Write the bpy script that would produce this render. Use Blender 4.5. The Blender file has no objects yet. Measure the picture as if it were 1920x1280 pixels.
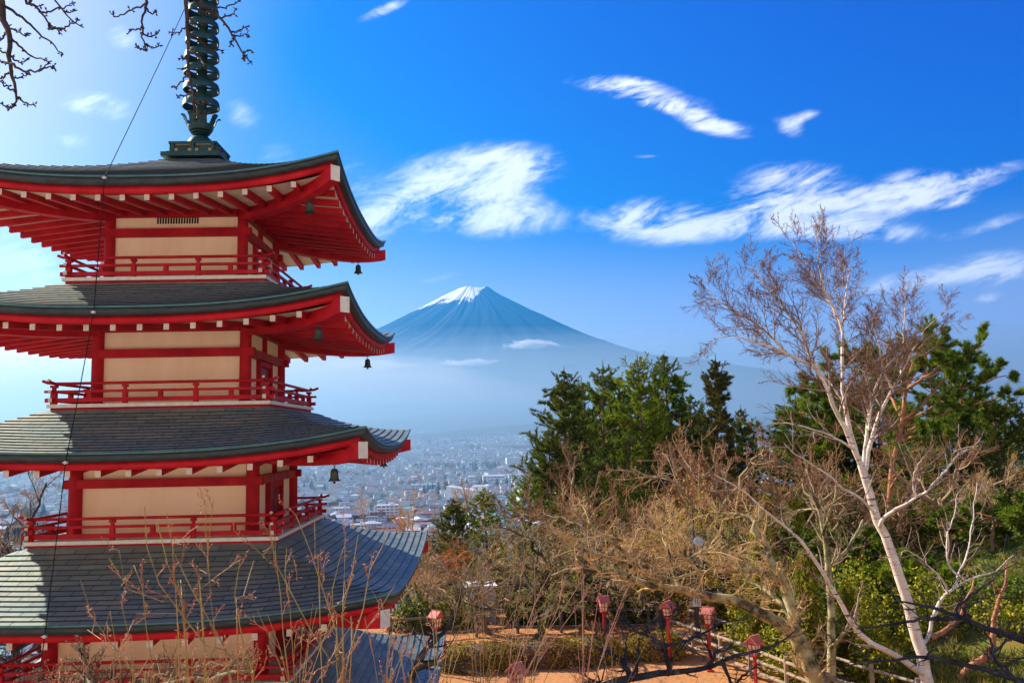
import bpy, math, random
import numpy as np
from mathutils import Vector, Matrix

# ------------------------------------------------------------------ camera, sky, sun, exposure
S = bpy.context.scene
COL = S.collection
FPX, PITCH, ROLL = 1628.79, 0.1068, 0.02          # focal length (in 1920-px units), pitch, roll
_c, _s = math.cos(PITCH), math.sin(PITCH)
_cr, _sr = math.cos(ROLL), math.sin(ROLL)
R0, U0, F0 = Vector((1, 0, 0)), Vector((0, -_s, _c)), Vector((0, _c, _s))
RX = R0 * _cr - U0 * _sr
UX = R0 * _sr + U0 * _cr
cd = bpy.data.cameras.new('camera')
cd.sensor_width = 36.0
cd.lens = FPX / 1920 * 36.0
cd.clip_start, cd.clip_end = 0.1, 120000
co = bpy.data.objects.new('camera', cd)
COL.objects.link(co)
m = Matrix((RX, UX, -F0)).transposed().to_4x4()
co.matrix_world = m
S.camera = co

SUN_AZ, SUN_EL = math.radians(58), math.radians(31.5)   # azimuth left of the view axis
SUNV = Vector((-math.sin(SUN_AZ) * math.cos(SUN_EL), math.cos(SUN_AZ) * math.cos(SUN_EL), math.sin(SUN_EL)))
ld = bpy.data.lights.new('sun', 'SUN')
ld.energy, ld.angle, ld.color = 5.0, math.radians(0.5), (1.0, 0.89, 0.74)
lo = bpy.data.objects.new('sun', ld)
COL.objects.link(lo)
lo.rotation_euler = SUNV.to_track_quat('Z', 'Y').to_euler()

S.view_settings.view_transform = 'Standard'
S.view_settings.look = 'None'
S.view_settings.exposure = 1.3
S.view_settings.gamma = 1.0
S.cycles.max_bounces = 6
S.cycles.diffuse_bounces = 3
S.cycles.transparent_max_bounces = 24
S.cycles.volume_bounces = 0
S.cycles.use_denoising = True


def at(px, py, Y):
    """world point seen at photo pixel (px,py) at distance Y along the view's ground axis"""
    u0, v0 = px - 960, py - 640
    u = _cr * u0 - _sr * v0
    v = _sr * u0 + _cr * v0
    yy = Y / (_c + _s * v / FPX)
    zz = -v * yy / FPX
    return Vector((u * yy / FPX, Y, _s * yy + _c * zz))


def sky_uv(px, py):
    p = at(px, py, 1.0)
    return p.x, p.z


class NG:
    """tiny node-graph helper"""
    def __init__(s, nt):
        s.nt = nt
    def n(s, t, **kw):
        n = s.nt.nodes.new(t)
        for k, v in kw.items():
            if k.startswith('_'):
                setattr(n, k[1:], v)
            else:
                n.inputs[k.replace('__', ' ')].default_value = v
        return n
    def l(s, a, b):
        s.nt.links.new(a, b)
    def math(s, op, a, b=None, clamp=False):
        n = s.nt.nodes.new('ShaderNodeMath')
        n.operation, n.use_clamp = op, clamp
        for i, v in enumerate((a, b)):
            if v is None:
                continue
            if isinstance(v, (int, float)):
                n.inputs[i].default_value = v
            else:
                s.l(v, n.inputs[i])
        return n.outputs[0]


W = bpy.data.worlds.new('World')
S.world = W
W.use_nodes = True
W.cycles.sampling_method = 'MANUAL'
W.cycles.sample_map_resolution = 256
W.node_tree.nodes.clear()
g = NG(W.node_tree)
wo = g.n('ShaderNodeOutputWorld')
bg = g.n('ShaderNodeBackground')
bg.inputs['Strength'].default_value = 0.05
g.l(bg.outputs[0], wo.inputs[0])
sky = g.n('ShaderNodeTexSky')
sky.sky_type = 'NISHITA'
sky.sun_disc = False
sky.sun_elevation = SUN_EL
sky.sun_rotation = -SUN_AZ
sky.air_density, sky.dust_density, sky.ozone_density = 1.0, 0.6, 4.0
sep = g.n('ShaderNodeSeparateColor')
g.l(sky.outputs[0], sep.inputs[0])
comb = g.n('ShaderNodeCombineColor')
# a tone curve per channel: the deep, saturated winter sky of the photograph
qr = g.math('MINIMUM', g.math('ADD', g.math('MULTIPLY', g.math('MAXIMUM', g.math('SUBTRACT', sep.outputs[0], 2.0), 0.0), 2.0), 0.03), 9.5)
qg = g.math('MINIMUM', g.math('MULTIPLY', g.math('POWER', sep.outputs[1], 2.0), 0.150), 9.0)
qb = g.math('MULTIPLY', g.math('SUBTRACT', 1.0, g.math('EXPONENT', g.math('MULTIPLY', g.math('POWER', g.math('DIVIDE', sep.outputs[2], 3.0), 1.5), -1.0))), 7.3)
g.l(qr, comb.inputs[0]); g.l(qg, comb.inputs[1]); g.l(qb, comb.inputs[2])
skycol = comb.outputs[0]
tc = g.n('ShaderNodeTexCoord')
sx = g.n('ShaderNodeSeparateXYZ')
g.l(tc.outputs['Generated'], sx.inputs[0])
# pale air toward the horizon, and the broad glow of thin cloud round the sun
hz = g.n('ShaderNodeMapRange', _interpolation_type='SMOOTHSTEP')
hz.inputs['From Min'].default_value, hz.inputs['From Max'].default_value = 0.25, 0.02
g.l(sx.outputs[2], hz.inputs['Value'])
dp = g.n('ShaderNodeVectorMath', _operation='DOT_PRODUCT')
g.l(tc.outputs['Generated'], dp.inputs[0]); dp.inputs[1].default_value = SUNV
au = g.n('ShaderNodeMapRange', _interpolation_type='SMOOTHSTEP')
au.inputs['From Min'].default_value, au.inputs['From Max'].default_value = 0.76, 0.985
g.l(dp.outputs['Value'], au.inputs['Value'])
for fac, colr in ((hz.outputs[0], (6.4, 5.0, 2.6)), (au.outputs[0], (6.4, 4.4, 1.8))):
    vm = g.n('ShaderNodeVectorMath', _operation='SCALE'); vm.inputs[0].default_value = colr
    g.l(fac, vm.inputs['Scale'])
    va = g.n('ShaderNodeVectorMath', _operation='ADD')
    g.l(skycol, va.inputs[0]); g.l(vm.outputs[0], va.inputs[1]); skycol = va.outputs[0]
ysafe = g.math('MAXIMUM', sx.outputs[1], 0.02)
cu = g.math('DIVIDE', sx.outputs[0], ysafe)
cv = g.math('DIVIDE', sx.outputs[2], ysafe)
cuv = g.n('ShaderNodeCombineXYZ')
g.l(cu, cuv.inputs[0]); g.l(cv, cuv.inputs[1])
# clouds: (px, py, half-width px, half-height px, tilt deg (up to the right), weight)
CL = [(920, 318, 150, 58, 4, 1.4), (925, 400, 165, 52, -3, 1.3), (745, 375, 125, 75, 20, .62), (820, 385, 120, 50, 0, .6),
      (1130, 158, 110, 22, -2, .85), (1215, 178, 130, 30, -14, .95), (1290, 215, 110, 22, -24, .8), (1350, 240, 75, 22, -8, .8),
      (1480, 238, 24, 40, 62, .75), (1505, 218, 40, 13, 14, .8), (1225, 415, 130, 50, -3, 1.3), (1480, 345, 125, 55, 4, 1.15),
      (1600, 385, 200, 48, 8, .9), (1700, 348, 120, 34, 12, .95), (1520, 432, 230, 26, 2, .7), (1860, 420, 90, 16, 16, .75),
      (1860, 318, 110, 16, 10, .7), (1860, 505, 120, 40, 6, 1.1), (1690, 533, 110, 28, 8, 1.0), (1850, 560, 45, 12, 12, .8),
      (180, 197, 80, 34, -8, .85), (230, 70, 34, 50, 60, .6), (135, 265, 60, 22, -10, .55), (455, 215, 60, 40, -30, .42),
      (515, 290, 60, 30, 0, .5), (720, 18, 62, 15, 24, .85), (1205, 293, 36, 6, 0, .6), (20, 520, 90, 60, 0, 1.0), (1780, 360, 130, 26, 14, .8), (1400, 400, 120, 40, 6, .8), (1640, 440, 160, 22, -2, .7), (690, 420, 90, 36, 16, .55),
      (60, 690, 260, 60, 0, 1.3), (-40, 560, 200, 170, 0, 1.0), (830, 520, 60, 12, 8, .5), (1800, 380, 40, 12, 15, .7), (640, 320, 60, 70, -50, .42)]
tot = None
for (px, py, hw, hh, tilt, w) in CL:
    mp = g.n('ShaderNodeMapping', _vector_type='TEXTURE')
    u, v = sky_uv(px, py)
    mp.inputs['Location'].default_value = (u, v, 0)
    mp.inputs['Rotation'].default_value = (0, 0, math.radians(tilt))
    mp.inputs['Scale'].default_value = (hw / FPX * 1.48, hh / FPX * 1.45, 1)
    g.l(cuv.outputs[0], mp.inputs['Vector'])
    ln = g.n('ShaderNodeVectorMath', _operation='LENGTH')
    g.l(mp.outputs[0], ln.inputs[0])
    mr = g.n('ShaderNodeMapRange', _interpolation_type='SMOOTHSTEP')
    mr.inputs['From Min'].default_value, mr.inputs['From Max'].default_value = 1.0, 0.0
    mr.inputs['To Min'].default_value, mr.inputs['To Max'].default_value = 0.0, w
    g.l(ln.outputs['Value'], mr.inputs['Value'])
    tot = mr.outputs[0] if tot is None else g.math('ADD', tot, mr.outputs[0])
mpn = g.n('ShaderNodeMapping', _vector_type='TEXTURE')
mpn.inputs['Rotation'].default_value = (0, 0, math.radians(19))
mpn.inputs['Scale'].default_value = (1.0, 0.34, 1)
g.l(cuv.outputs[0], mpn.inputs['Vector'])
nz = g.n('ShaderNodeTexNoise', Scale=7.0, Detail=9.0, Roughness=0.66, Distortion=1.3)
g.l(mpn.outputs[0], nz.inputs['Vector'])
nz2 = g.n('ShaderNodeTexNoise', Scale=38.0, Detail=5.0, Roughness=0.6, Distortion=0.6)
g.l(mpn.outputs[0], nz2.inputs['Vector'])
d = g.math('SUBTRACT', nz.outputs['Fac'], 0.5)
d = g.math('MULTIPLY', d, 4.2)
d2 = g.math('MULTIPLY', g.math('SUBTRACT', nz2.outputs['Fac'], 0.5), 1.2)
tc_ = g.math('MINIMUM', tot, 1.15)
den = g.math('MULTIPLY', tc_, g.math('ADD', g.math('ADD', d, d2), 1.0))
cm = g.n('ShaderNodeMapRange', _interpolation_type='SMOOTHSTEP')
cm.inputs['From Min'].default_value, cm.inputs['From Max'].default_value = 0.20, 1.55
cm.inputs['To Max'].default_value = 0.9
g.l(den, cm.inputs['Value'])
# only in front (the clouds are catalogued for this side of the sky)
front = g.n('ShaderNodeMapRange')
front.inputs['From Min'].default_value, front.inputs['From Max'].default_value = 0.1, 0.3
g.l(sx.outputs[1], front.inputs['Value'])
alpha = g.math('MULTIPLY', cm.outputs[0], front.outputs[0])
mx = g.n('ShaderNodeMix', _data_type='RGBA')
g.l(alpha, mx.inputs[0])
g.l(skycol, mx.inputs[6])
mx.inputs[7].default_value = (12.0, 11.8, 12.2, 1)
# bright cloud added unseen behind the viewer to fill light on the pagoda's front
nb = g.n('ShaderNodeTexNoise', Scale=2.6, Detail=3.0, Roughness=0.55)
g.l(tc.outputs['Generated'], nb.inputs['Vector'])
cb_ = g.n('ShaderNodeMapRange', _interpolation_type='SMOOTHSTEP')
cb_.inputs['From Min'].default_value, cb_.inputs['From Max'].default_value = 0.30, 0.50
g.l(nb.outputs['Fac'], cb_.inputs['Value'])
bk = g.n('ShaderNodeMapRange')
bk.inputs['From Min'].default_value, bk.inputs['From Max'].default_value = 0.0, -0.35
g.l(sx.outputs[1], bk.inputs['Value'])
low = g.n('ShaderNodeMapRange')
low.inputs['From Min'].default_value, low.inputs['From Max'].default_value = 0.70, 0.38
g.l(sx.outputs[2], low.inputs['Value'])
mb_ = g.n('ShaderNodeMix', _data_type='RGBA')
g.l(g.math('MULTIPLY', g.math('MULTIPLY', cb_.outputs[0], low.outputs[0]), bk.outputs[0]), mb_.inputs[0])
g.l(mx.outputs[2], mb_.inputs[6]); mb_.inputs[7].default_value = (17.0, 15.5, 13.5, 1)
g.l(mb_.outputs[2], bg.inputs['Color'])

# ------------------------------------------------------------------ helpers
RNG = np.random.default_rng(7)
rnd = random.Random(5)


def tag(o, label=None, cat=None, group=None, kind=None):
    if label: o['label'] = label
    if cat: o['category'] = cat
    if group: o['group'] = group
    if kind: o['kind'] = kind
    return o


def empty(name, loc=(0, 0, 0), rz=0.0, parent=None):
    o = bpy.data.objects.new(name, None)
    o.empty_display_size = 0.2
    o.location = loc
    o.rotation_euler = (0, 0, rz)
    COL.objects.link(o)
    if parent: o.parent = parent
    return o


def link(name, me, parent=None, loc=None):
    o = bpy.data.objects.new(name, me)
    COL.objects.link(o)
    if parent: o.parent = parent
    if loc is not None: o.location = loc
    return o


def np_mesh(name, V, F, mat, smooth=False, uv=None, mats=None, midx=None):
    """V (n,3); F list of index arrays, each (m,3) or (m,4)"""
    me = bpy.data.meshes.new(name)
    V = np.asarray(V, dtype=np.float32)
    F = [np.asarray(f, dtype=np.int32) for f in (F if isinstance(F, (list, tuple)) else [F]) if len(f)]
    me.vertices.add(len(V))
    me.vertices.foreach_set('co', V.ravel())
    loops = np.concatenate([f.ravel() for f in F])
    tot = np.concatenate([np.full(len(f), f.shape[1], dtype=np.int32) for f in F])
    start = np.concatenate([[0], np.cumsum(tot)[:-1]]).astype(np.int32)
    me.loops.add(len(loops))
    me.loops.foreach_set('vertex_index', loops)
    me.polygons.add(len(tot))
    me.polygons.foreach_set('loop_start', start)
    me.polygons.foreach_set('loop_total', tot)
    if smooth:
        me.polygons.foreach_set('use_smooth', np.ones(len(tot), dtype=bool))
    for mm in (mats or [mat]):
        me.materials.append(mm)
    if midx is not None:
        me.polygons.foreach_set('material_index', np.asarray(midx, dtype=np.int32))
    if uv is not None:
        ul = me.uv_layers.new(name='UVMap')
        ul.data.foreach_set('uv', np.asarray(uv, dtype=np.float32)[loops].ravel())
    me.update(calc_edges=True)
    return me


class MB:
    """collects boxes, tubes, lathes ... and links them as ONE mesh"""
    def __init__(s):
        s.v, s.f, s.mi = [], [], []
    def add(s, V, F, mi=0):
        b = len(s.v)
        s.v += [tuple(p) for p in V]
        s.f += [tuple(b + i for i in f) for f in F]
        s.mi += [mi] * len(F) if isinstance(mi, int) else list(mi)
    def hexa(s, P, mi=0, endmi=None):
        """P: 8 points, 0-3 start ring, 4-7 end ring"""
        F = [(3, 2, 1, 0), (4, 5, 6, 7)] + [(i, (i + 1) % 4, (i + 1) % 4 + 4, i + 4) for i in range(4)]
        s.add(P, F, [endmi if endmi is not None else mi] * 2 + [mi] * 4)
    def box(s, c, d, mi=0, rz=0.0):
        x, y, z = d[0] / 2, d[1] / 2, d[2] / 2
        P = [(-x, -y, -z), (x, -y, -z), (x, y, -z), (-x, y, -z), (-x, -y, z), (x, -y, z), (x, y, z), (-x, y, z)]
        if rz:
            a, b = math.cos(rz), math.sin(rz)
            P = [(a * p[0] - b * p[1], b * p[0] + a * p[1], p[2]) for p in P]
        s.hexa([(c[0] + p[0], c[1] + p[1], c[2] + p[2]) for p in P], mi)
    def tube(s, pts, rad, k=8, mi=0, caps=True, capmi=None):
        pts = [Vector(p) for p in pts]
        n = len(pts)
        if not hasattr(rad, '__len__'): rad = [rad] * n
        T0 = (pts[-1] - pts[0]).normalized() if (pts[-1] - pts[0]).length > 1e-6 else Vector((0, 0, 1))
        ref = Vector((0, 0, 1)) if abs(T0.z) < 0.8 else Vector((1, 0, 0))
        V = []
        for i in range(n):
            t = (pts[min(i + 1, n - 1)] - pts[max(i - 1, 0)]).normalized()
            a = t.cross(ref).normalized(); b = t.cross(a)
            for j in range(k):
                q = 2 * math.pi * j / k
                V.append(pts[i] + (a * math.cos(q) + b * math.sin(q)) * rad[i])
        F = [(i * k + j, i * k + (j + 1) % k, (i + 1) * k + (j + 1) % k, (i + 1) * k + j) for i in range(n - 1) for j in range(k)]
        MI = [mi] * len(F)
        if caps:
            F += [tuple(range(k))[::-1], tuple((n - 1) * k + j for j in range(k))]
            MI += [mi if capmi is None else capmi] * 2
        s.add(V, F, MI)
    def bar(s, p, q, w, h, mi=0, endmi=None, up=(0, 0, 1)):
        p, q = Vector(p), Vector(q)
        t = (q - p).normalized()
        a = t.cross(Vector(up)).normalized(); b = a.cross(t)
        P = []
        for c in (p, q):
            for sx_, sz_ in ((-1, -1), (1, -1), (1, 1), (-1, 1)):
                P.append(c + a * (sx_ * w / 2) + b * (sz_ * h / 2))
        s.hexa(P, mi, endmi)
    def lathe(s, prof, n=20, c=(0, 0, 0), mi=0):
        V = [(c[0] + r * math.cos(2 * math.pi * j / n), c[1] + r * math.sin(2 * math.pi * j / n), c[2] + z) for (r, z) in prof for j in range(n)]
        F = [(i * n + j, i * n + (j + 1) % n, (i + 1) * n + (j + 1) % n, (i + 1) * n + j) for i in range(len(prof) - 1) for j in range(n)]
        s.add(V, F, mi)
    def mesh(s, name, mats, smooth=False):
        me = bpy.data.meshes.new(name)
        me.from_pydata(s.v, [], s.f)
        for mm in (mats if isinstance(mats, (list, tuple)) else [mats]): me.materials.append(mm)
        me.polygons.foreach_set('material_index', s.mi)
        if smooth:
            me.polygons.foreach_set('use_smooth', [True] * len(s.f))
        me.update()
        return me
    def build(s, name, mats, parent=None, loc=None, smooth=False):
        o = link(name, s.mesh(name, mats, smooth), parent, loc)
        if smooth == 'auto':
            try:
                o.data.set_sharp_from_angle(angle=math.radians(38))
            except Exception:
                pass
        return o


def M(name, c1, c2=None, scale=4.0, rough=0.7, metal=0.0, bump=0.0, bscale=None, coord='Object', island=0.0, spec=0.4,
      ramp=(0.35, 0.65), detail=5.0, stretch=None, c3=None, trans=0.0):
    mt = bpy.data.materials.new(name)
    mt.use_nodes = True
    nt = mt.node_tree
    b = nt.nodes['Principled BSDF']
    G = NG(nt)
    b.inputs['Roughness'].default_value = rough
    b.inputs['Metallic'].default_value = metal
    b.inputs['Specular IOR Level'].default_value = spec
    b.inputs['Base Color'].default_value = (*c1, 1)
    tcn = G.n('ShaderNodeTexCoord')
    vec = tcn.outputs[coord]
    if stretch:
        mpp = G.n('ShaderNodeMapping')
        mpp.inputs['Scale'].default_value = stretch
        G.l(vec, mpp.inputs['Vector']); vec = mpp.outputs[0]
    if c2:
        nn = G.n('ShaderNodeTexNoise', Scale=scale, Detail=detail, Roughness=0.6)
        G.l(vec, nn.inputs['Vector'])
        fac = nn.outputs['Fac']
        if island:
            ge = G.n('ShaderNodeNewGeometry')
            fac = G.math('ADD', G.math('MULTIPLY', fac, 1 - island), G.math('MULTIPLY', ge.outputs['Random Per Island'], island))
        rp = G.n('ShaderNodeValToRGB')
        rp.color_ramp.elements[0].position, rp.color_ramp.elements[1].position = ramp
        rp.color_ramp.elements[0].color, rp.color_ramp.elements[1].color = (*c1, 1), (*c2, 1)
        if c3:
            e = rp.color_ramp.elements.new(min(0.98, ramp[1] + 0.16)); e.color = (*c3, 1)
        G.l(fac, rp.inputs[0])
        G.l(rp.outputs[0], b.inputs['Base Color'])
        colout = rp.outputs[0]
    if bump:
        bn = G.n('ShaderNodeTexNoise', Scale=bscale or scale * 3, Detail=6.0, Roughness=0.6)
        G.l(vec, bn.inputs['Vector'])
        bu = G.n('ShaderNodeBump', Strength=bump, Distance=0.05)
        G.l(bn.outputs['Fac'], bu.inputs['Height'])
        G.l(bu.outputs[0], b.inputs['Normal'])
    if trans:
        tr = G.n('ShaderNodeBsdfTranslucent')
        if c2: G.l(colout, tr.inputs['Color'])
        else: tr.inputs['Color'].default_value = (*c1, 1)
        ms = G.n('ShaderNodeMixShader'); ms.inputs[0].default_value = trans
        G.l(b.outputs[0], ms.inputs[1]); G.l(tr.outputs[0], ms.inputs[2])
        G.l(ms.outputs[0], nt.nodes['Material Output'].inputs['Surface'])
    return mt


def smooth01(x, a, b):
    t = np.clip((x - a) / (b - a), 0, 1)
    return t * t * (3 - 2 * t)


def vnoise(x, y, seed=0):
    """value noise on arrays"""
    xi, yi = np.floor(x).astype(np.int64), np.floor(y).astype(np.int64)
    fx, fy = x - xi, y - yi
    fx, fy = fx * fx * (3 - 2 * fx), fy * fy * (3 - 2 * fy)
    def h(a, b):
        n = (a * 374761393 + b * 668265263 + seed * 974711) & 0x7fffffff
        n = ((n ^ (n >> 13)) * 1274126177) & 0x7fffffff
        return ((n ^ (n >> 16)) & 0xffff) / 65535.0
    return (h(xi, yi) * (1 - fx) + h(xi + 1, yi) * fx) * (1 - fy) + (h(xi, yi + 1) * (1 - fx) + h(xi + 1, yi + 1) * fx) * fy


def fbm(x, y, oct=5, seed=0, lac=2.0, gain=0.5):
    a, s, t = 1.0, 0.0, 0.0
    for o in range(oct):
        s = s + a * vnoise(x, y, seed + o); t += a
        x, y, a = x * lac, y * lac, a * gain
    return s / t

# ------------------------------------------------------------------ terrain, valley, mountain
PLAZA = -8.4


def gz(x, y):
    x, y = np.asarray(x, float), np.asarray(y, float)
    up = np.minimum(-1.75 - 0.55 * y, 30 + 0.05 * np.abs(y))
    down = -1.75 - y * (6.65 / 11.5)
    z = np.where(y < 0, up, np.maximum(down, PLAZA))
    drop = PLAZA - 0.43 * np.maximum(y - 43 - 0.0 * x, 0)
    z = np.where(y > 43, np.maximum(drop, -112.0), z)
    z = np.where(y > 900, -112 + 0.036 * (np.minimum(y, 7000) - 900), z)
    side = np.where(y < 60, 1.0, 0.0)
    # the hillside right of the plaza, the drop left of the pagoda
    z = z + 6.5 * smooth01(x, 11.5, 30) * np.exp(-((y - 38) / 17.0) ** 2) * (y < 120)
    z = z - np.where(y < 300, 0.45 * np.maximum(-16 - x, 0) * smooth01(y, 8, 26), 0)
    z = np.where((y >= 0), np.maximum(z, -112.0), z)
    n = (fbm(x * 0.35, y * 0.35, 4, 3) - 0.5) * 0.35
    return z + n * np.clip(1 - np.abs(y) / 200, 0, 1)


def make_ground():
    k = np.linspace(-1, 1, 181)
    xs = 30 * np.sinh(k * 7.6)
    kk = np.linspace(-0.45, 1, 230)
    ys = 26 + 16 * np.sinh(kk * 8.2)
    X, Y = np.meshgrid(xs, ys)
    Z = gz(X, Y)
    n, mm = X.shape
    idx = np.arange(n * mm).reshape(n, mm)
    F = np.stack([idx[:-1, :-1], idx[:-1, 1:], idx[1:, 1:], idx[1:, :-1]], -1).reshape(-1, 4)
    mt = bpy.data.materials.new('ground')
    mt.use_nodes = True
    G = NG(mt.node_tree)
    b = mt.node_tree.nodes['Principled BSDF']
    b.inputs['Roughness'].default_value = 0.95
    b.inputs['Specular IOR Level'].default_value = 0.1
    ge = G.n('ShaderNodeNewGeometry')
    sp = G.n('ShaderNodeSeparateXYZ'); G.l(ge.outputs['Position'], sp.inputs[0])
    n1 = G.n('ShaderNodeTexNoise', Scale=0.35, Detail=8.0, Roughness=0.65); G.l(ge.outputs['Position'], n1.inputs['Vector'])
    n2 = G.n('ShaderNodeTexNoise', Scale=7.0, Detail=8.0, Roughness=0.7); G.l(ge.outputs['Position'], n2.inputs['Vector'])
    r1 = G.n('ShaderNodeValToRGB')
    r1.color_ramp.elements[0].position, r1.color_ramp.elements[0].color = 0.30, (0.24, 0.11, 0.045, 1)
    r1.color_ramp.elements[1].position, r1.color_ramp.elements[1].color = 0.72, (0.62, 0.30, 0.12, 1)
    e = r1.color_ramp.elements.new(0.5); e.color = (0.50, 0.23, 0.085, 1)
    G.l(G.math('ADD', G.math('MULTIPLY', n1.outputs['Fac'], 0.45), G.math('MULTIPLY', n2.outputs['Fac'], 0.55)), r1.inputs[0])
    # grassy, leaf-littered slopes off the plaza
    r2 = G.n('ShaderNodeValToRGB')
    r2.color_ramp.elements[0].position, r2.color_ramp.elements[0].color = 0.38, (0.035, 0.055, 0.008, 1)
    r2.color_ramp.elements[1].position, r2.color_ramp.elements[1].color = 0.66, (0.26, 0.12, 0.035, 1)
    e = r2.color_ramp.elements.new(0.52); e.color = (0.10, 0.13, 0.018, 1)
    G.l(G.math('ADD', G.math('MULTIPLY', n1.outputs['Fac'], 0.6), G.math('MULTIPLY', n2.outputs['Fac'], 0.4)), r2.inputs[0])
    sl = G.n('ShaderNodeMapRange'); sl.inputs['From Min'].default_value, sl.inputs['From Max'].default_value = 9.0, 12.0
    G.l(sp.outputs[0], sl.inputs['Value'])
    mxa = G.n('ShaderNodeMix', _data_type='RGBA'); G.l(sl.outputs[0], mxa.inputs[0]); G.l(r1.outputs[0], mxa.inputs[6]); G.l(r2.outputs[0], mxa.inputs[7])
    # leaf-littered hillside behind and below the viewer
    bh = G.n('ShaderNodeMapRange'); bh.inputs['From Min'].default_value, bh.inputs['From Max'].default_value = 12.0, 8.0
    G.l(sp.outputs[1], bh.inputs['Value'])
    r5 = G.n('ShaderNodeValToRGB')
    r5.color_ramp.elements[0].position, r5.color_ramp.elements[0].color = 0.35, (0.38, 0.31, 0.23, 1)
    r5.color_ramp.elements[1].position, r5.color_ramp.elements[1].color = 0.65, (0.64, 0.55, 0.44, 1)
    G.l(n2.outputs['Fac'], r5.inputs[0])
    mxc = G.n('ShaderNodeMix', _data_type='RGBA'); G.l(bh.outputs[0], mxc.inputs[0]); G.l(mxa.outputs[2], mxc.inputs[6]); G.l(r5.outputs[0], mxc.inputs[7])
    mxa = mxc
    # valley floor: fields, streets, woods
    n3 = G.n('ShaderNodeTexVoronoi', Scale=0.011); G.l(ge.outputs['Position'], n3.inputs['Vector'])
    n4 = G.n('ShaderNodeTexNoise', Scale=0.0016, Detail=8.0, Roughness=0.6); G.l(ge.outputs['Position'], n4.inputs['Vector'])
    r3 = G.n('ShaderNodeValToRGB')
    r3.color_ramp.elements[0].position, r3.color_ramp.elements[0].color = 0.3, (0.03, 0.045, 0.03, 1)
    r3.color_ramp.elements[1].position, r3.color_ramp.elements[1].color = 0.7, (0.16, 0.15, 0.14, 1)
    s3 = G.n('ShaderNodeSeparateColor'); G.l(n3.outputs['Color'], s3.inputs[0])
    G.l(G.math('ADD', G.math('MULTIPLY', s3.outputs[0], 0.45), G.math('MULTIPLY', n4.outputs['Fac'], 0.55)), r3.inputs[0])
    far = G.n('ShaderNodeMapRange'); far.inputs['From Min'].default_value, far.inputs['From Max'].default_value = 43.0, 90.0
    G.l(sp.outputs[1], far.inputs['Value'])
    r4 = G.n('ShaderNodeMix', _data_type='RGBA'); r4.inputs[7].default_value = (0.018, 0.03, 0.016, 1)
    wf = G.n('ShaderNodeMapRange'); wf.inputs['From Min'].default_value, wf.inputs['From Max'].default_value = 5200, 5900
    G.l(G.math('ADD', sp.outputs[1], G.math('MULTIPLY', n4.outputs['Fac'], 900)), wf.inputs['Value'])
    G.l(wf.outputs[0], r4.inputs[0]); G.l(r3.outputs[0], r4.inputs[6])
    mxb = G.n('ShaderNodeMix', _data_type='RGBA'); G.l(far.outputs[0], mxb.inputs[0]); G.l(mxa.outputs[2], mxb.inputs[6]); G.l(r4.outputs[2], mxb.inputs[7])
    G.l(mxb.outputs[2], b.inputs['Base Color'])
    bu = G.n('ShaderNodeBump', Strength=0.7, Distance=0.08); G.l(n2.outputs['Fac'], bu.inputs['Height']); G.l(bu.outputs[0], b.inputs['Normal'])
    o = link('ground', np_mesh('ground', np.stack([X, Y, Z], -1).reshape(-1, 3), F, mt, smooth=True))
    tag(o, kind='structure')


make_ground()

FC = at(889, 812, 17000)                      # axis of the mountain


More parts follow.
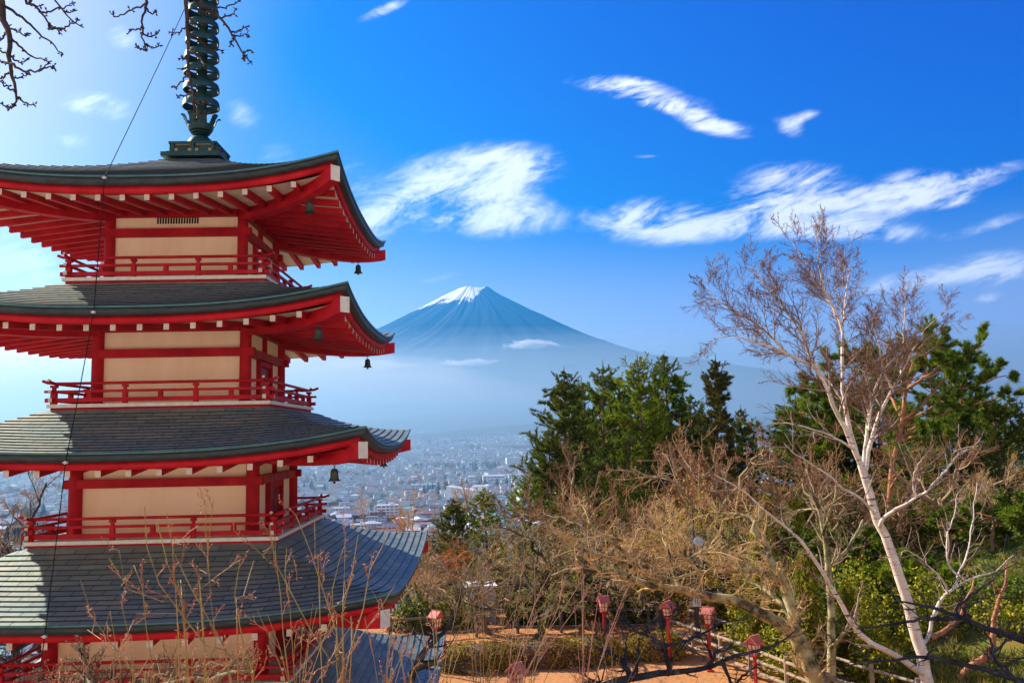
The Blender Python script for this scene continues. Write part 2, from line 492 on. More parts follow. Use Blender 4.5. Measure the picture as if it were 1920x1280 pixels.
def make_mountain():
    R = np.array([0, 150, 260, 360, 730, 1150, 1775, 2300, 2900, 3600, 4600, 6000, 8000, 10500, 13000, 15500])
    H = np.array([2700, 2780, 2880, 2850, 2650, 2430, 2110, 1850, 1600, 1360, 1060, 730, 400, 170, 30, -200])
    na, nr = 420, 150
    a = np.linspace(0, 2 * np.pi, na, endpoint=False)
    r = 15500 * np.linspace(0, 1, nr) ** 1.7
    A, RR = np.meshgrid(a, r, indexing='ij')
    Hs = np.interp(RR, R, H)
    ca, sa = np.cos(A), np.sin(A)
    # gullies radiating from the summit, the flank's shoulders, the uneven crater rim
    gul = fbm(ca * 6 + RR * 0.00035, sa * 6 - RR * 0.0002, 6, 11)
    gul2 = fbm(ca * 22 + 5 + RR * 0.0006, sa * 22 + RR * 0.0007, 5, 23)
    amp = np.interp(RR, [0, 300, 1500, 5000, 15500], [8, 20, 70, 95, 60])
    Hs = Hs - amp * np.abs(gul - 0.5) * 3.2 - amp * 0.55 * (gul2 - 0.5)
    Hs = Hs + np.exp(-((RR - 280) / 170.0) ** 2) * (55 * (ca - 0.25) * (ca > 0) + 25 * np.sin(A * 3 + 1))
    # right-hand shoulder
    Hs = Hs + 150 * np.exp(-((RR - 4100) / 900.0) ** 2) * np.exp(-((A - 0.0) ** 2) / 0.09) + 150 * np.exp(-((RR - 4100) / 900.0) ** 2) * np.exp(-((A - 2 * np.pi) ** 2) / 0.09)
    X, Y = FC.x + RR * ca, FC.y + RR * sa
    V = np.stack([X, Y, Hs], -1).reshape(-1, 3)
    idx = np.arange(na * nr).reshape(na, nr)
    nx = np.roll(idx, -1, 0)
    F = np.stack([idx[:, :-1], idx[:, 1:], nx[:, 1:], nx[:, :-1]], -1).reshape(-1, 4)
    mt = bpy.data.materials.new('volcano')
    mt.use_nodes = True
    G = NG(mt.node_tree)
    b = mt.node_tree.nodes['Principled BSDF']
    b.inputs['Roughness'].default_value = 0.95
    b.inputs['Specular IOR Level'].default_value = 0.1
    ge = G.n('ShaderNodeNewGeometry')
    mp = G.n('ShaderNodeMapping'); mp.inputs['Location'].default_value = (-FC.x, -FC.y, 0)
    G.l(ge.outputs['Position'], mp.inputs['Vector'])
    sp = G.n('ShaderNodeSeparateXYZ'); G.l(mp.outputs[0], sp.inputs[0])
    ang = G.math('ARCTAN2', sp.outputs[0], sp.outputs[1])
    cb = G.n('ShaderNodeCombineXYZ'); G.l(G.math('MULTIPLY', ang, 7.0), cb.inputs[0]); G.l(G.math('MULTIPLY', sp.outputs[2], 0.0016), cb.inputs[1])
    n1 = G.n('ShaderNodeTexNoise', Scale=3.0, Detail=7.0, Roughness=0.65); G.l(cb.outputs[0], n1.inputs['Vector'])
    n2 = G.n('ShaderNodeTexNoise', Scale=0.004, Detail=8.0, Roughness=0.65); G.l(ge.outputs['Position'], n2.inputs['Vector'])
    rk = G.n('ShaderNodeValToRGB')
    rk.color_ramp.elements[0].position, rk.color_ramp.elements[0].color = 0.3, (0.018, 0.026, 0.036, 1)
    rk.color_ramp.elements[1].position, rk.color_ramp.elements[1].color = 0.75, (0.036, 0.042, 0.052, 1)
    G.l(n1.outputs['Fac'], rk.inputs[0])
    # forest below the tree line
    fo = G.n('ShaderNodeMapRange'); fo.inputs['From Min'].default_value, fo.inputs['From Max'].default_value = 1500, 900
    G.l(G.math('ADD', sp.outputs[2], G.math('MULTIPLY', n2.outputs['Fac'], 500)), fo.inputs['Value'])
    mf = G.n('ShaderNodeMix', _data_type='RGBA'); G.l(fo.outputs[0], mf.inputs[0]); G.l(rk.outputs[0], mf.inputs[6]); mf.inputs[7].default_value = (0.022, 0.034, 0.02, 1)
    # snow: lies on the left and centre of the summit cone, thin streaks to the right
    edge = G.math('ADD', G.math('MULTIPLY', n1.outputs['Fac'], 620), G.math('MULTIPLY', n2.outputs['Fac'], 420))
    xx = G.math('MULTIPLY', G.math('MAXIMUM', G.math('ADD', sp.outputs[0], -90.0), 0.0), 2.4)
    lft = G.math('MULTIPLY', G.math('MAXIMUM', G.math('MULTIPLY', G.math('ADD', sp.outputs[0], 300.0), -1.0), 0.0), 0.12)
    sn = G.math('SUBTRACT', G.math('ADD', G.math('ADD', sp.outputs[2], edge), lft), xx)
    sm = G.n('ShaderNodeMapRange'); sm.inputs['From Min'].default_value, sm.inputs['From Max'].default_value = 3030, 3075
    G.l(sn, sm.inputs['Value'])
    ms = G.n('ShaderNodeMix', _data_type='RGBA'); G.l(sm.outputs[0], ms.inputs[0]); G.l(mf.outputs[2], ms.inputs[6]); ms.inputs[7].default_value = (0.92, 0.91, 0.92, 1)
    G.l(ms.outputs[2], b.inputs['Base Color'])
    o = link('mountain', np_mesh('mountain', V, F, mt, smooth=True))
    tag(o, kind='structure')


make_mountain()


def make_foothills():
    prof = [(1000, 720), (1120, 668), (1160, 663), (1200, 662), (1240, 666), (1270, 669), (1300, 669), (1330, 674), (1370, 684), (1420, 693), (1460, 699),
            (1550, 711), (1650, 720), (1740, 726), (1815, 727), (1850, 721), (1870, 715), (1890, 712), (1925, 715), (2000, 728), (2200, 742)]
    D = 13500
    px = np.linspace(1000, 2200, 260)
    py = np.interp(px, *zip(*prof))
    top = np.array([tuple(at(a, b, D)) for a, b in zip(px, py)])
    rows = []
    offs = [(-5200, None), (-3600, .35), (-2200, .6), (-1000, .82), (-400, .94), (0, 1), (500, .93), (1500, .7), (3000, .3)]
    for dy, k in offs:
        r = top.copy()
        r[:, 1] += dy
        s = (D + dy) / D
        r[:, 0] = top[:, 0] + dy * 0.02
        r[:, 2] = 60 if k is None else 60 + (top[:, 2] - 60) * k
        nn = (fbm(r[:, 0] * 0.0016, r[:, 1] * 0.0016 + 3, 5, 41) - 0.5)
        r[:, 2] += nn * (0 if k is None else 220 * (1 - abs(k - .5)) * (0.12 if k == 1 else 1))
        rows.append(r)
    V = np.stack(rows)
    n, mm = V.shape[:2]
    idx = np.arange(n * mm).reshape(n, mm)
    F = np.stack([idx[:-1, :-1], idx[:-1, 1:], idx[1:, 1:], idx[1:, :-1]], -1).reshape(-1, 4)
    mt = M('forested_hill', (0.018, 0.03, 0.018), (0.05, 0.055, 0.035), scale=0.004, rough=1, spec=0.05)
    tag(link('hills', np_mesh('hills', V.reshape(-1, 3), F, mt, smooth=True)), kind='structure')


make_foothills()

# ------------------------------------------------------------------ pagoda
RED = M('red_paint', (0.33, 0.002, 0.010), (0.50, 0.010, 0.020), scale=2.2, rough=0.6, spec=0.2, detail=10, c3=(0.52, 0.05, 0.05), bump=0.08, bscale=14)
REDW = M('red_paint_weathered', (0.32, 0.008, 0.016), (0.45, 0.05, 0.045), scale=5.0, rough=0.6, spec=0.3, bump=0.1, bscale=18)
WHITE = M('white_paint', (0.72, 0.66, 0.56), (0.60, 0.54, 0.45), scale=9.0, rough=0.7)
ENDP = M('pale_end_paint', (0.62, 0.56, 0.42), (0.40, 0.40, 0.30), scale=12.0, rough=0.75)
PLAST = M('plaster', (0.90, 0.63, 0.42), (0.97, 0.74, 0.52), scale=1.3, rough=0.85, bump=0.05, bscale=40, detail=8, stretch=(1.6, 1.6, 0.35), ramp=(0.3, 0.6))
SOFF = M('soffit_board', (0.72, 0.58, 0.44), (0.62, 0.48, 0.36), scale=3.0, rough=0.8)
DARK = M('dark_opening', (0.012, 0.01, 0.01), rough=0.9)
FASC = M('dark_copper', (0.018, 0.024, 0.028), (0.035, 0.05, 0.055), scale=4.0, rough=0.5, metal=0.2, stretch=(1, 1, 4))
EDGE = M('green_copper_edge', (0.05, 0.13, 0.12), (0.08, 0.18, 0.16), scale=6.0, rough=0.45, metal=0.3)
BRONZE = M('green_bronze', (0.004, 0.026, 0.028), (0.012, 0.058, 0.054), scale=5.0, rough=0.5, metal=0.25, bump=0.1, bscale=25)
TAN = M('tan_inlay', (0.42, 0.28, 0.15), rough=0.7)
BELLM = M('bell_bronze', (0.02, 0.035, 0.028), (0.07, 0.08, 0.05), scale=14.0, rough=0.55, metal=0.4)
CABLE = M('cable_copper', (0.006, 0.014, 0.014), rough=0.8, spec=0.1)
RAFTW = M('rafter_end_paint', (0.56, 0.47, 0.38), (0.44, 0.37, 0.30), scale=7, rough=0.8)
CLIP = M('clip_steel', (0.5, 0.5, 0.48), rough=0.4, metal=0.6)
DOORM = M('red_door', (0.22, 0.006, 0.01), (0.28, 0.012, 0.014), scale=4.0, rough=0.45)


def roof_material():
    mt = bpy.data.materials.new('roof_tiles')
    mt.use_nodes = True
    G = NG(mt.node_tree)
    b = mt.node_tree.nodes['Principled BSDF']
    b.inputs['Roughness'].default_value = 0.42
    b.inputs['Metallic'].default_value = 0.5
    b.inputs['Specular IOR Level'].default_value = 0.7
    tcn = G.n('ShaderNodeTexCoord')
    br = G.n('ShaderNodeTexBrick', _offset=0.5)
    br.inputs['Scale'].default_value = 1.0
    br.inputs['Brick Width'].default_value = 1.0
    br.inputs['Row Height'].default_value = 1.0
    br.inputs['Mortar Size'].default_value = 0.016
    br.inputs['Mortar Smooth'].default_value = 0.0
    br.inputs['Color1'].default_value = (0.175, 0.225, 0.22, 1)
    br.inputs['Color2'].default_value = (0.27, 0.31, 0.285, 1)
    br.inputs['Mortar'].default_value = (0.012, 0.016, 0.018, 1)
    G.l(tcn.outputs['UV'], br.inputs['Vector'])
    n1 = G.n('ShaderNodeTexNoise', Scale=1.3, Detail=6.0, Roughness=0.65); G.l(tcn.outputs['Object'], n1.inputs['Vector'])
    rp = G.n('ShaderNodeValToRGB')
    rp.color_ramp.elements[0].position, rp.color_ramp.elements[0].color = 0.35, (0.62, 0.82, 0.86, 1)
    rp.color_ramp.elements[1].position, rp.color_ramp.elements[1].color = 0.68, (1.15, 1.05, 0.85, 1)
    G.l(n1.outputs['Fac'], rp.inputs[0])
    mu = G.n('ShaderNodeMix', _data_type='RGBA', _blend_type='MULTIPLY'); mu.inputs[0].default_value = 1.0
    G.l(br.outputs['Color'], mu.inputs[6]); G.l(rp.outputs[0], mu.inputs[7])
    G.l(mu.outputs[2], b.inputs['Base Color'])
    n2 = G.n('ShaderNodeTexNoise', Scale=9.0, Detail=5.0); G.l(tcn.outputs['Object'], n2.inputs['Vector'])
    bu = G.n('ShaderNodeBump', Strength=0.25, Distance=0.02)
    G.l(G.math('SUBTRACT', n2.outputs['Fac'], G.math('MULTIPLY', br.outputs['Fac'], 0.8)), bu.inputs['Height'])
    G.l(bu.outputs[0], b.inputs['Normal'])
    rr = G.math('ADD', G.math('MULTIPLY', n2.outputs['Fac'], 0.2), 0.5)
    G.l(rr, b.inputs['Roughness'])
    return mt


ROOFM = roof_material()
PCX, PCY, PYAW, PZ = -7.306, 20.0, 0.0304, PLAZA
PAG = empty('pagoda', (PCX, PCY, PZ), PYAW)
tag(PAG, 'tall red five-storey pagoda with dark curved roofs and cream plaster walls', 'pagoda')


def sp(k, u, h, z):
    """side k (0 front, 1 right, 2 back, 3 left): u along the eave, h outward; z is the height above the camera"""
    a, b = ((u, -h), (h, u), (-u, h), (-h, -u))[k]
    return (a, b, z - PZ)


# storeys from the top: half wall, half balcony, balcony height, half roof, eave height mid, corner lift
WH = [1.545, 1.682, 1.953, 2.24, 2.55]
PH = [2.112, 2.255, 2.494, 2.80, 3.1]
PZs = [3.435, 0.797, -1.92, -4.63, -7.55]
RH = [3.914, 4.134, 4.523, 4.956, 5.40]
EZ = [5.035, 2.495, -0.185, -3.055, -5.95]
LIFT = [0.445, 0.395, 0.375, 0.39, 0.40]
CR = [0.115, 0.125, 0.14, 0.15, 0.16]
NR = 15


def eave(i, s):
    return EZ[i] + LIFT[i] * abs(s) ** 2.6


def soffit(i, h, s):
    q = max(0.0, min(1.0, (h - WH[i]) / (RH[i] - WH[i])))
    return EZ[i] - 0.30 + 0.125 * (RH[i] - 0.2 - h) + LIFT[i] * abs(s) ** 2.6 * q * q


def roof_mesh(i):
    top_h = 0.55 if i == 0 else PH[i - 1] + 0.06
    top_z = 6.47 if i == 0 else PZs[i - 1] - 0.15
    nu = 44
    V, UV, F = [], [], []
    slope_len = math.hypot(RH[i] - top_h, top_z - EZ[i])
    R = max(8, round(slope_len / 0.172))
    def surf(k, s, t, off):
        h = top_h + (RH[i] - top_h) * t
        gt = t + 0.30 * t * (1 - t)
        z = top_z + (EZ[i] - top_z) * gt + LIFT[i] * abs(s) ** 2.6 * t ** 1.7
        return sp(k, s * h, h, z + off)
    for k in range(4):
        for r in range(R):
            t0, t1 = r / R, (r + 1) / R
            b0 = len(V)
            for tt, off, vv in ((t0, 0.0, r + 0.02), (t1, 0.020, r + 0.98)):
                for j in range(nu + 1):
                    s = -1 + 2 * j / nu
                    h = top_h + (RH[i] - top_h) * tt
                    V.append(surf(k, s, tt, off)); UV.append((s * h / 0.56 + k * 0.37 + 40, vv + 0.0))
            for j in range(nu):
                F.append((b0 + j, b0 + nu + 1 + j, b0 + nu + 2 + j, b0 + j + 1))
            if r < R - 1:                                     # the lip down to the next course
                b1 = len(V)
                for off in (0.020, 0.0):
                    for j in range(nu + 1):
                        s = -1 + 2 * j / nu
                        V.append(surf(k, s, t1, off)); UV.append((s * 3 + 40, r + 1.0))
                for j in range(nu):
                    F.append((b1 + j, b1 + nu + 1 + j, b1 + nu + 2 + j, b1 + j + 1))
    return np_mesh('roof', V, [np.array(F)[:, ::-1]], ROOFM, uv=UV)


def eave_strip(i, prof, mat, name, parent, n=40, closed=True):
    """prof: list of (inset from the eave line, drop) swept round all four sides with mitred corners"""
    V, F = [], []
    m = len(prof)
    for k in range(4):
        b0 = len(V)
        for j in range(n + 1):
            s = -1 + 2 * j / n
            for (ins, drop) in prof:
                h = RH[i] - ins
                V.append(sp(k, s * h, h, eave(i, s) - drop))
        for j in range(n):
            for q in range(m if closed else m - 1):
                a, b = q, (q + 1) % m
                F.append((b0 + j * m + a, b0 + j * m + b, b0 + (j + 1) * m + b, b0 + (j + 1) * m + a))
    return link(name, np_mesh(name, V, [np.array(F)], mat), parent)


rafter_budget = [100]


def build_roof(i):
    roof = link('roof', roof_mesh(i), PAG)
    # drip edge, dark fascia, red board
    eave_strip(i, [(-0.012, -0.022), (-0.012, 0.018), (0.02, 0.018), (0.02, -0.022)], EDGE, 'drip_edge', roof)
    eave_strip(i, [(0.0, 0.018), (0.045, 0.155), (0.32, 0.150), (0.32, 0.03)], FASC, 'fascia', roof)
    eave_strip(i, [(0.12, 0.156), (0.15, 0.30), (0.27, 0.30), (0.27, 0.156)], RED, 'eave_board', roof)
    # soffit boards
    V, F = [], []
    nu, nh = 28, 8
    for k in range(4):
        b0 = len(V)
        for a in range(nh + 1):
            h = (WH[i] - 0.05) + (RH[i] - 0.2 - WH[i] + 0.05) * a / nh
            for j in range(nu + 1):
                s = -1 + 2 * j / nu
                V.append(sp(k, s * h, h, soffit(i, h, s)))
        for a in range(nh):
            for j in range(nu):
                F.append((b0 + a * (nu + 1) + j, b0 + a * (nu + 1) + j + 1, b0 + (a + 1) * (nu + 1) + j + 1, b0 + (a + 1) * (nu + 1) + j))
    link('soffit', np_mesh('soffit', V, [np.array(F)], SOFF, smooth=True), roof)
    # rafters
    rest = MB()
    sp_ = 0.466 * RH[i] / 3.914
    for k in range(4):
        for q in range(-7, 7):
            u = (q + 0.5) * sp_
            ho, hi = RH[i] - 0.19, max(WH[i] - 0.02, abs(u) + 0.08)
            mb = MB() if (k == 0 or (k in (1, 3) and i < 3)) and rafter_budget[0] > 0 and i < 4 else rest
            n = 4
            P = []
            for a in range(n + 1):
                h = ho + (hi - ho) * a / n
                zt = soffit(i, h, u / h) - 0.004
                P.append([sp(k, u + dx, h, zt - dz) for dx, dz in ((-0.05, 0.118), (0.05, 0.118), (0.05, 0.0), (-0.05, 0.0))])
            Vv = [p for ring in P for p in ring]
            Ff = [(a * 4 + c, a * 4 + (c + 1) % 4, (a + 1) * 4 + (c + 1) % 4, (a + 1) * 4 + c) for a in range(n) for c in range(4)]
            mb.add(Vv, [f[::-1] for f in Ff] + [(0, 1, 2, 3), (n * 4 + 3, n * 4 + 2, n * 4 + 1, n * 4)], [0] * len(Ff) + [1, 0])
            if mb is not rest:
                mb.build('rafter', [RED, RAFTW], roof)
                rafter_budget[0] -= 1
    if rest.v:
        tag(rest.build('rafters', [RED, RAFTW], roof), kind='stuff')
    # hip beams out to the corners
    for k in range(4):
        mb = MB()
        n = 8
        hs = np.linspace(WH[i] - 0.1, RH[i] - 0.055, n + 1)
        rings = []
        for h in hs:
            q = (h - WH[i]) / (RH[i] - WH[i])
            zc = soffit(i, h, 1.0) - 0.10 - 0.02 * q
            if q > 0.8: zc += 0.05 * (q - 0.8) / 0.2
            w2, ht = 0.105, 0.30
            a, b = sp(k, h, h, zc)[:2]
            # diagonal direction and its perpendicular
            dx, dy = a / h, b / h
            px_, py_ = -dy * 0.7071, dx * 0.7071
            z = zc - PZ
            rings.append([(a - px_ * w2, b - py_ * w2, z - ht / 2), (a + px_ * w2, b + py_ * w2, z - ht / 2), (a + px_ * w2, b + py_ * w2, z + ht / 2), (a - px_ * w2, b - py_ * w2, z + ht / 2)])
        Vv = [p for r in rings for p in r]
        Ff = [(a * 4 + c, a * 4 + (c + 1) % 4, (a + 1) * 4 + (c + 1) % 4, (a + 1) * 4 + c) for a in range(n) for c in range(4)]
        mb.add(Vv, Ff + [(3, 2, 1, 0), (n * 4, n * 4 + 1, n * 4 + 2, n * 4 + 3)], [0] * len(Ff) + [0, 1])
        mb.build('hip_beam', [RED, WHITE], roof)


def build_storey(i):
    w, r = WH[i], CR[i]
    z0, z1 = PZs[i] - 0.1, soffit(i, w, 0) + 0.08
    mb = MB()
    q = w - r * 1.25
    mb.box((0, 0, (z0 + z1) / 2 - PZ), (2 * q, 2 * q, z1 - z0))
    wall = mb.build('storey_wall', PLAST, PAG)
    for sx_, sy_ in ((-1, -1), (1, -1), (1, 1), (-1, 1)):
        mb = MB()
        mb.lathe([(r, z0 - PZ), (r * 0.96, z1 - 0.02 - PZ)], 18, (sx_ * (w - r), sy_ * (w - r), 0))
        mb.build('column', RED, wall, smooth=True)
    zb = PZs[i] + 1.08
    for k in range(4):
        mb = MB()
        ext = w + 0.075 if k % 2 == 0 else w - 2 * r + 0.01
        # penetrating tie beam and head beam
        p, q_ = sp(k, -ext, w - r * 0.8, zb), sp(k, ext, w - r * 0.8, zb)
        mb.bar(p, q_, r * 1.3, 0.178)
        mb.bar(sp(k, -(w - 2 * r), w - r * 0.85, z1 - 0.13), sp(k, w - 2 * r, w - r * 0.85, z1 - 0.13), r * 1.1, 0.19)
        mb.build('tie_beam', REDW if k == 1 else RED, wall)
    for k in (1, 3):
        # side bays: two posts and a plank door between, a short post above the beam
        c = 0.31 * w
        for s in (-1, 1):
            mb = MB()
            zt = zb - 0.09
            mb.bar(sp(k, s * c, w - r * 0.95, PZs[i]), sp(k, s * c, w - r * 0.95, zt), 0.10, 0.12, up=sp(k, 0, 1, PZ))
            mb.build('door_post', RED, wall)
        mb = MB()
        mb.bar(sp(k, -c + 0.05, w - r * 1.0, zb - 0.16), sp(k, c - 0.05, w - r * 1.0, zb - 0.16), 0.10, 0.12)
        mb.build('door_lintel', RED, wall)
        mb = MB()
        for s in (-1, 1):
            mb.bar(sp(k, s * (c / 2 - 0.012), w - r * 1.22, PZs[i]), sp(k, s * (c / 2 - 0.012), w - r * 1.22, zb - 0.22), c - 0.075, 0.04, up=sp(k, 0, 1, PZ))
            for zz in (0.28, 0.62):
                mb.bar(sp(k, s * 0.05, w - r * 1.22 + 0.03, PZs[i] + zz), sp(k, s * (c - 0.08), w - r * 1.22 + 0.03, PZs[i] + zz), 0.03, 0.05)
        mb.build('door', DOORM, wall)
        mb = MB()
        mb.bar(sp(k, 0, w - r * 0.95, zb + 0.09), sp(k, 0, w - r * 0.95, z1 - 0.225), 0.12, 0.10, up=sp(k, 0, 1, PZ))
        mb.build('short_post', RED, wall)
    if i == 0:
        mb = MB()
        n = 16
        for j in range(n):
            u = -0.45 + 0.92 * (j + 0.5) / n
            mb.box((u, -(w - r * 1.25) - 0.0, 4.825 - PZ), (0.034, 0.016, 0.20))
        mb.build('vent_slots', DARK, wall)


def build_balcony(i):
    p, z = PH[i], PZs[i]
    mb = MB()
    mb.box((0, 0, z - 0.036 - PZ), (2 * p, 2 * p, 0.072))
    bal = mb.build('balcony', WHITE, PAG)
    mb = MB()
    mb.box((0, 0, z - 0.072 - 0.05 - PZ), (2 * p - 0.11, 2 * p - 0.11, 0.10))
    mb.build('under_board', RED, bal)
    # lead flashing where the roof meets the balcony
    if i < 4:
        mb = MB()
        h0, h1 = p - 0.06, p + 0.13
        for k in range(4):
            mb.hexa([sp(k, -h0, h0, z - 0.14), sp(k, h0, h0, z - 0.14), sp(k, h1, h1, z - 0.225), sp(k, -h1, h1, z - 0.225),
                     sp(k, -h0, h0, z - 0.118), sp(k, h0, h0, z - 0.118), sp(k, h1, h1, z - 0.195), sp(k, -h1, h1, z - 0.195)])
        mb.build('flashing', EDGE2, bal)
    q = p - 0.10
    for k in range(4):
        x = 0.24
        mb = MB()
        pts = [sp(k, u, q, z + 0.425 + lift) for u, lift in ((-q - x, 0.06), (-q - x * .55, 0.018), (-q + 0.05, 0), (0, 0), (q - 0.05, 0), (q + x * .55, 0.018), (q + x, 0.06))]
        mb.tube(pts, 0.031, 10, capmi=1)
        mb.build('top_rail', [REDW if k == 1 else RED, ENDP], bal, smooth='auto')
        mb = MB()
        mb.bar(sp(k, -q - 0.19, q, z + 0.262), sp(k, q + 0.19, q, z + 0.262), 0.062, 0.052, endmi=1)
        mb.build('middle_rail', [REDW if k == 1 else RED, ENDP], bal)
        mb = MB()
        mb.bar(sp(k, -q - 0.17, q, z + 0.085), sp(k, q + 0.17, q, z + 0.085), 0.075, 0.085, endmi=1)
        mb.build('bottom_rail', [REDW if k == 1 else RED, ENDP], bal)
        for u in (-q, -q / 3, q / 3):
            mb = MB()
            c = sp(k, u, q, z)
            ww = 0.105 if u == -q else 0.09
            mb.box((c[0], c[1], c[2] + 0.145), (ww, ww, 0.289))
            mb.box((c[0], c[1], c[2] + 0.315), (ww * 0.62, ww * 0.62, 0.052))
            mb.box((c[0], c[1], c[2] + 0.365), (ww * 1.15, ww * 1.15, 0.05))
            mb.build('railing_post', RED, bal)
        for u in (-q * 2 / 3, 0, q * 2 / 3):
            mb = MB()
            c = sp(k, u, q, z)
            mb.box((c[0], c[1], c[2] + 0.18), (0.085, 0.085, 0.11))
            mb.build('railing_strut', RED, bal)


EDGE2 = M('grey_flashing', (0.16, 0.17, 0.165), (0.24, 0.24, 0.22), scale=4.0, rough=0.5, metal=0.2)
for i in range(5):
    build_roof(i)
    build_storey(i)
    build_balcony(i)
# stone podium
mb = MB()
mb.box((0, 0, 0.30), (6.8, 6.8, 0.60))
mb.build('podium', M('podium_stone', (0.30, 0.28, 0.25), (0.22, 0.21, 0.19), scale=3, rough=0.9, bump=0.2), PAG)


def build_finial():
    b = MB()
    b.box((0, 0, 6.555 - PZ), (1.36, 1.36, 0.10))
    b.box((0, 0, 6.625 - PZ), (1.16, 1.16, 0.05))
    b.box((0, 0, 6.745 - PZ), (1.00, 1.00, 0.20))
    b.box((0, 0, 6.862 - PZ), (1.10, 1.10, 0.05))
    for k in range(4):
        for u in (-0.47, 0.0, 0.47):
            c = sp(k, u * (0.98), 0.52, 6.745)
            d = (0.06, 0.05, 0.19) if k % 2 == 0 else (0.05, 0.06, 0.19)
            b.box(c, d)
    f = b.build('finial', BRONZE, PAG)
    t = MB()
    for k in range(4):
        for u in (-0.235, 0.235):
            for su in (-1, 1):
                c = sp(k, u + su * 0.155, 0.503, 6.70)
                t.box(c, (0.07, 0.012, 0.06) if k % 2 == 0 else (0.012, 0.07, 0.06))
            c = sp(k, u, 0.503, 6.825)
            t.box(c, (0.36, 0.012, 0.022) if k % 2 == 0 else (0.012, 0.36, 0.022))
    t.build('base_inlay', TAN, f)
    d = MB()
    d.lathe([(0.0, 7.205), (0.10, 7.20), (0.18, 7.165), (0.25, 7.10), (0.295, 7.02), (0.315, 6.94), (0.32, 6.88)], 32, (0, 0, -PZ))
    d.build('dome', BRONZE, f, smooth=True)
    l = MB()
    l.lathe([(0.17, 7.20), (0.19, 7.225), (0.17, 7.245), (0.22, 7.255), (0.235, 7.28), (0.215, 7.295), (0.26, 7.31), (0.29, 7.38), (0.30, 7.44), (0.29, 7.46), (0.12, 7.46)], 32, (0, 0, -PZ))
    for j in range(8):
        a = 2 * math.pi * (j + 0.5) / 8 + 0.1
        ca, sa = math.cos(a), math.sin(a)
        prev = None
        prof = [(0.25, 7.40, 0.085), (0.30, 7.48, 0.085), (0.33, 7.57, 0.07), (0.37, 7.645, 0.085), (0.415, 7.67, 0.055), (0.435, 7.65, 0.02)]
        Vv, Ff = [], []
        for (rr, zz, ww) in prof:
            for s, o in ((-1, 0.0), (1, 0.0), (1, 0.025), (-1, 0.025)):
                Vv.append(((rr + o) * ca - s * ww * sa, (rr + o) * sa + s * ww * ca, zz - PZ))
        n = len(prof)
        for q in range(n - 1):
            for c in range(4):
                Ff.append((q * 4 + c, q * 4 + (c + 1) % 4, q * 4 + 4 + (c + 1) % 4, q * 4 + 4 + c))
        Ff += [(3, 2, 1, 0), tuple((n - 1) * 4 + c for c in range(4))]
        l.add(Vv, Ff)
    l.build('lotus_crown', BRONZE, f, smooth='auto')
    pmb = MB()
    pmb.tube([(0, 0, 7.4 - PZ), (0, 0, 11.7 - PZ)], [0.118, 0.085], 18)
    pmb.build('finial_pole', BRONZE, f, smooth='auto')
    zs = [7.975, 8.385, 8.79, 9.185, 9.565, 9.93, 10.31, 10.66, 11.0]
    for n, z in enumerate(zs):
        r = 0.425 - 0.009 * n
        rb = MB()
        # a flared band with thickness, four spokes and a hub
        prof = [(r, z - 0.09), (r - 0.003, z + 0.0), (r - 0.025, z + 0.065), (r - 0.05, z + 0.085), (r - 0.06, z + 0.075), (r - 0.035, z + 0.0), (r - 0.03, z - 0.085), (r, z - 0.09)]
        rb.lathe(prof, 36, (0, 0, -PZ))
        for k in range(4):
            a = math.pi / 2 * k + 0.5
            rb.bar((0.1 * math.cos(a), 0.1 * math.sin(a), z + 0.02 - PZ), ((r - 0.05) * math.cos(a), (r - 0.05) * math.sin(a), z + 0.02 - PZ), 0.05, 0.045)
        rb.lathe([(0.125, z - 0.05), (0.135, z), (0.125, z + 0.06), (0.08, z + 0.07)], 20, (0, 0, -PZ))
        rb.build('finial_ring', BRONZE, f, smooth='auto')
    tp = MB()
    tp.lathe([(0.06, 11.2), (0.16, 11.32), (0.20, 11.45), (0.12, 11.6), (0.05, 11.75), (0.12, 11.85), (0.13, 11.95), (0.0, 12.15)], 20, (0, 0, -PZ))
    tp.build('finial_jewel', BRONZE, f, smooth=True)


build_finial()


def build_cable():
    pts = [(0.0, -0.1, 11.3 - PZ), (-0.475, -RH[0] - 0.05, 4.99 - PZ), (-0.50, -RH[1] - 0.05, 2.39 - PZ), (-0.73, -RH[2] - 0.05, -0.33 - PZ), (-0.77, -RH[3] - 0.05, -3.20 - PZ), (-0.86, -RH[4] - 0.05, -6.1 - PZ), (-0.9, -RH[4] - 0.05, 0.05)]
    full = []
    for a, b in zip(pts[:-1], pts[1:]):
        a, b = Vector(a), Vector(b)
        for t in np.linspace(0, 1, 7)[:-1]:
            p = a.lerp(b, t)
            p.z -= 0.05 * math.sin(math.pi * t)
            full.append(p)
    full.append(Vector(pts[-1]))
    mb = MB()
    mb.tube(full, 0.0085, 6)
    cbl = mb.build('lightning_cable', CABLE, PAG)
    for p in pts[1:5]:
        c = MB()
        c.tube([(p[0], p[1] + 0.06, p[2]), (p[0], p[1] - 0.02, p[2])], 0.028, 10)
        c.tube([(p[0] - 0.045, p[1] - 0.012, p[2]), (p[0] + 0.045, p[1] - 0.012, p[2])], 0.014, 8)
        c.build('cable_clip', CLIP, cbl)


build_cable()


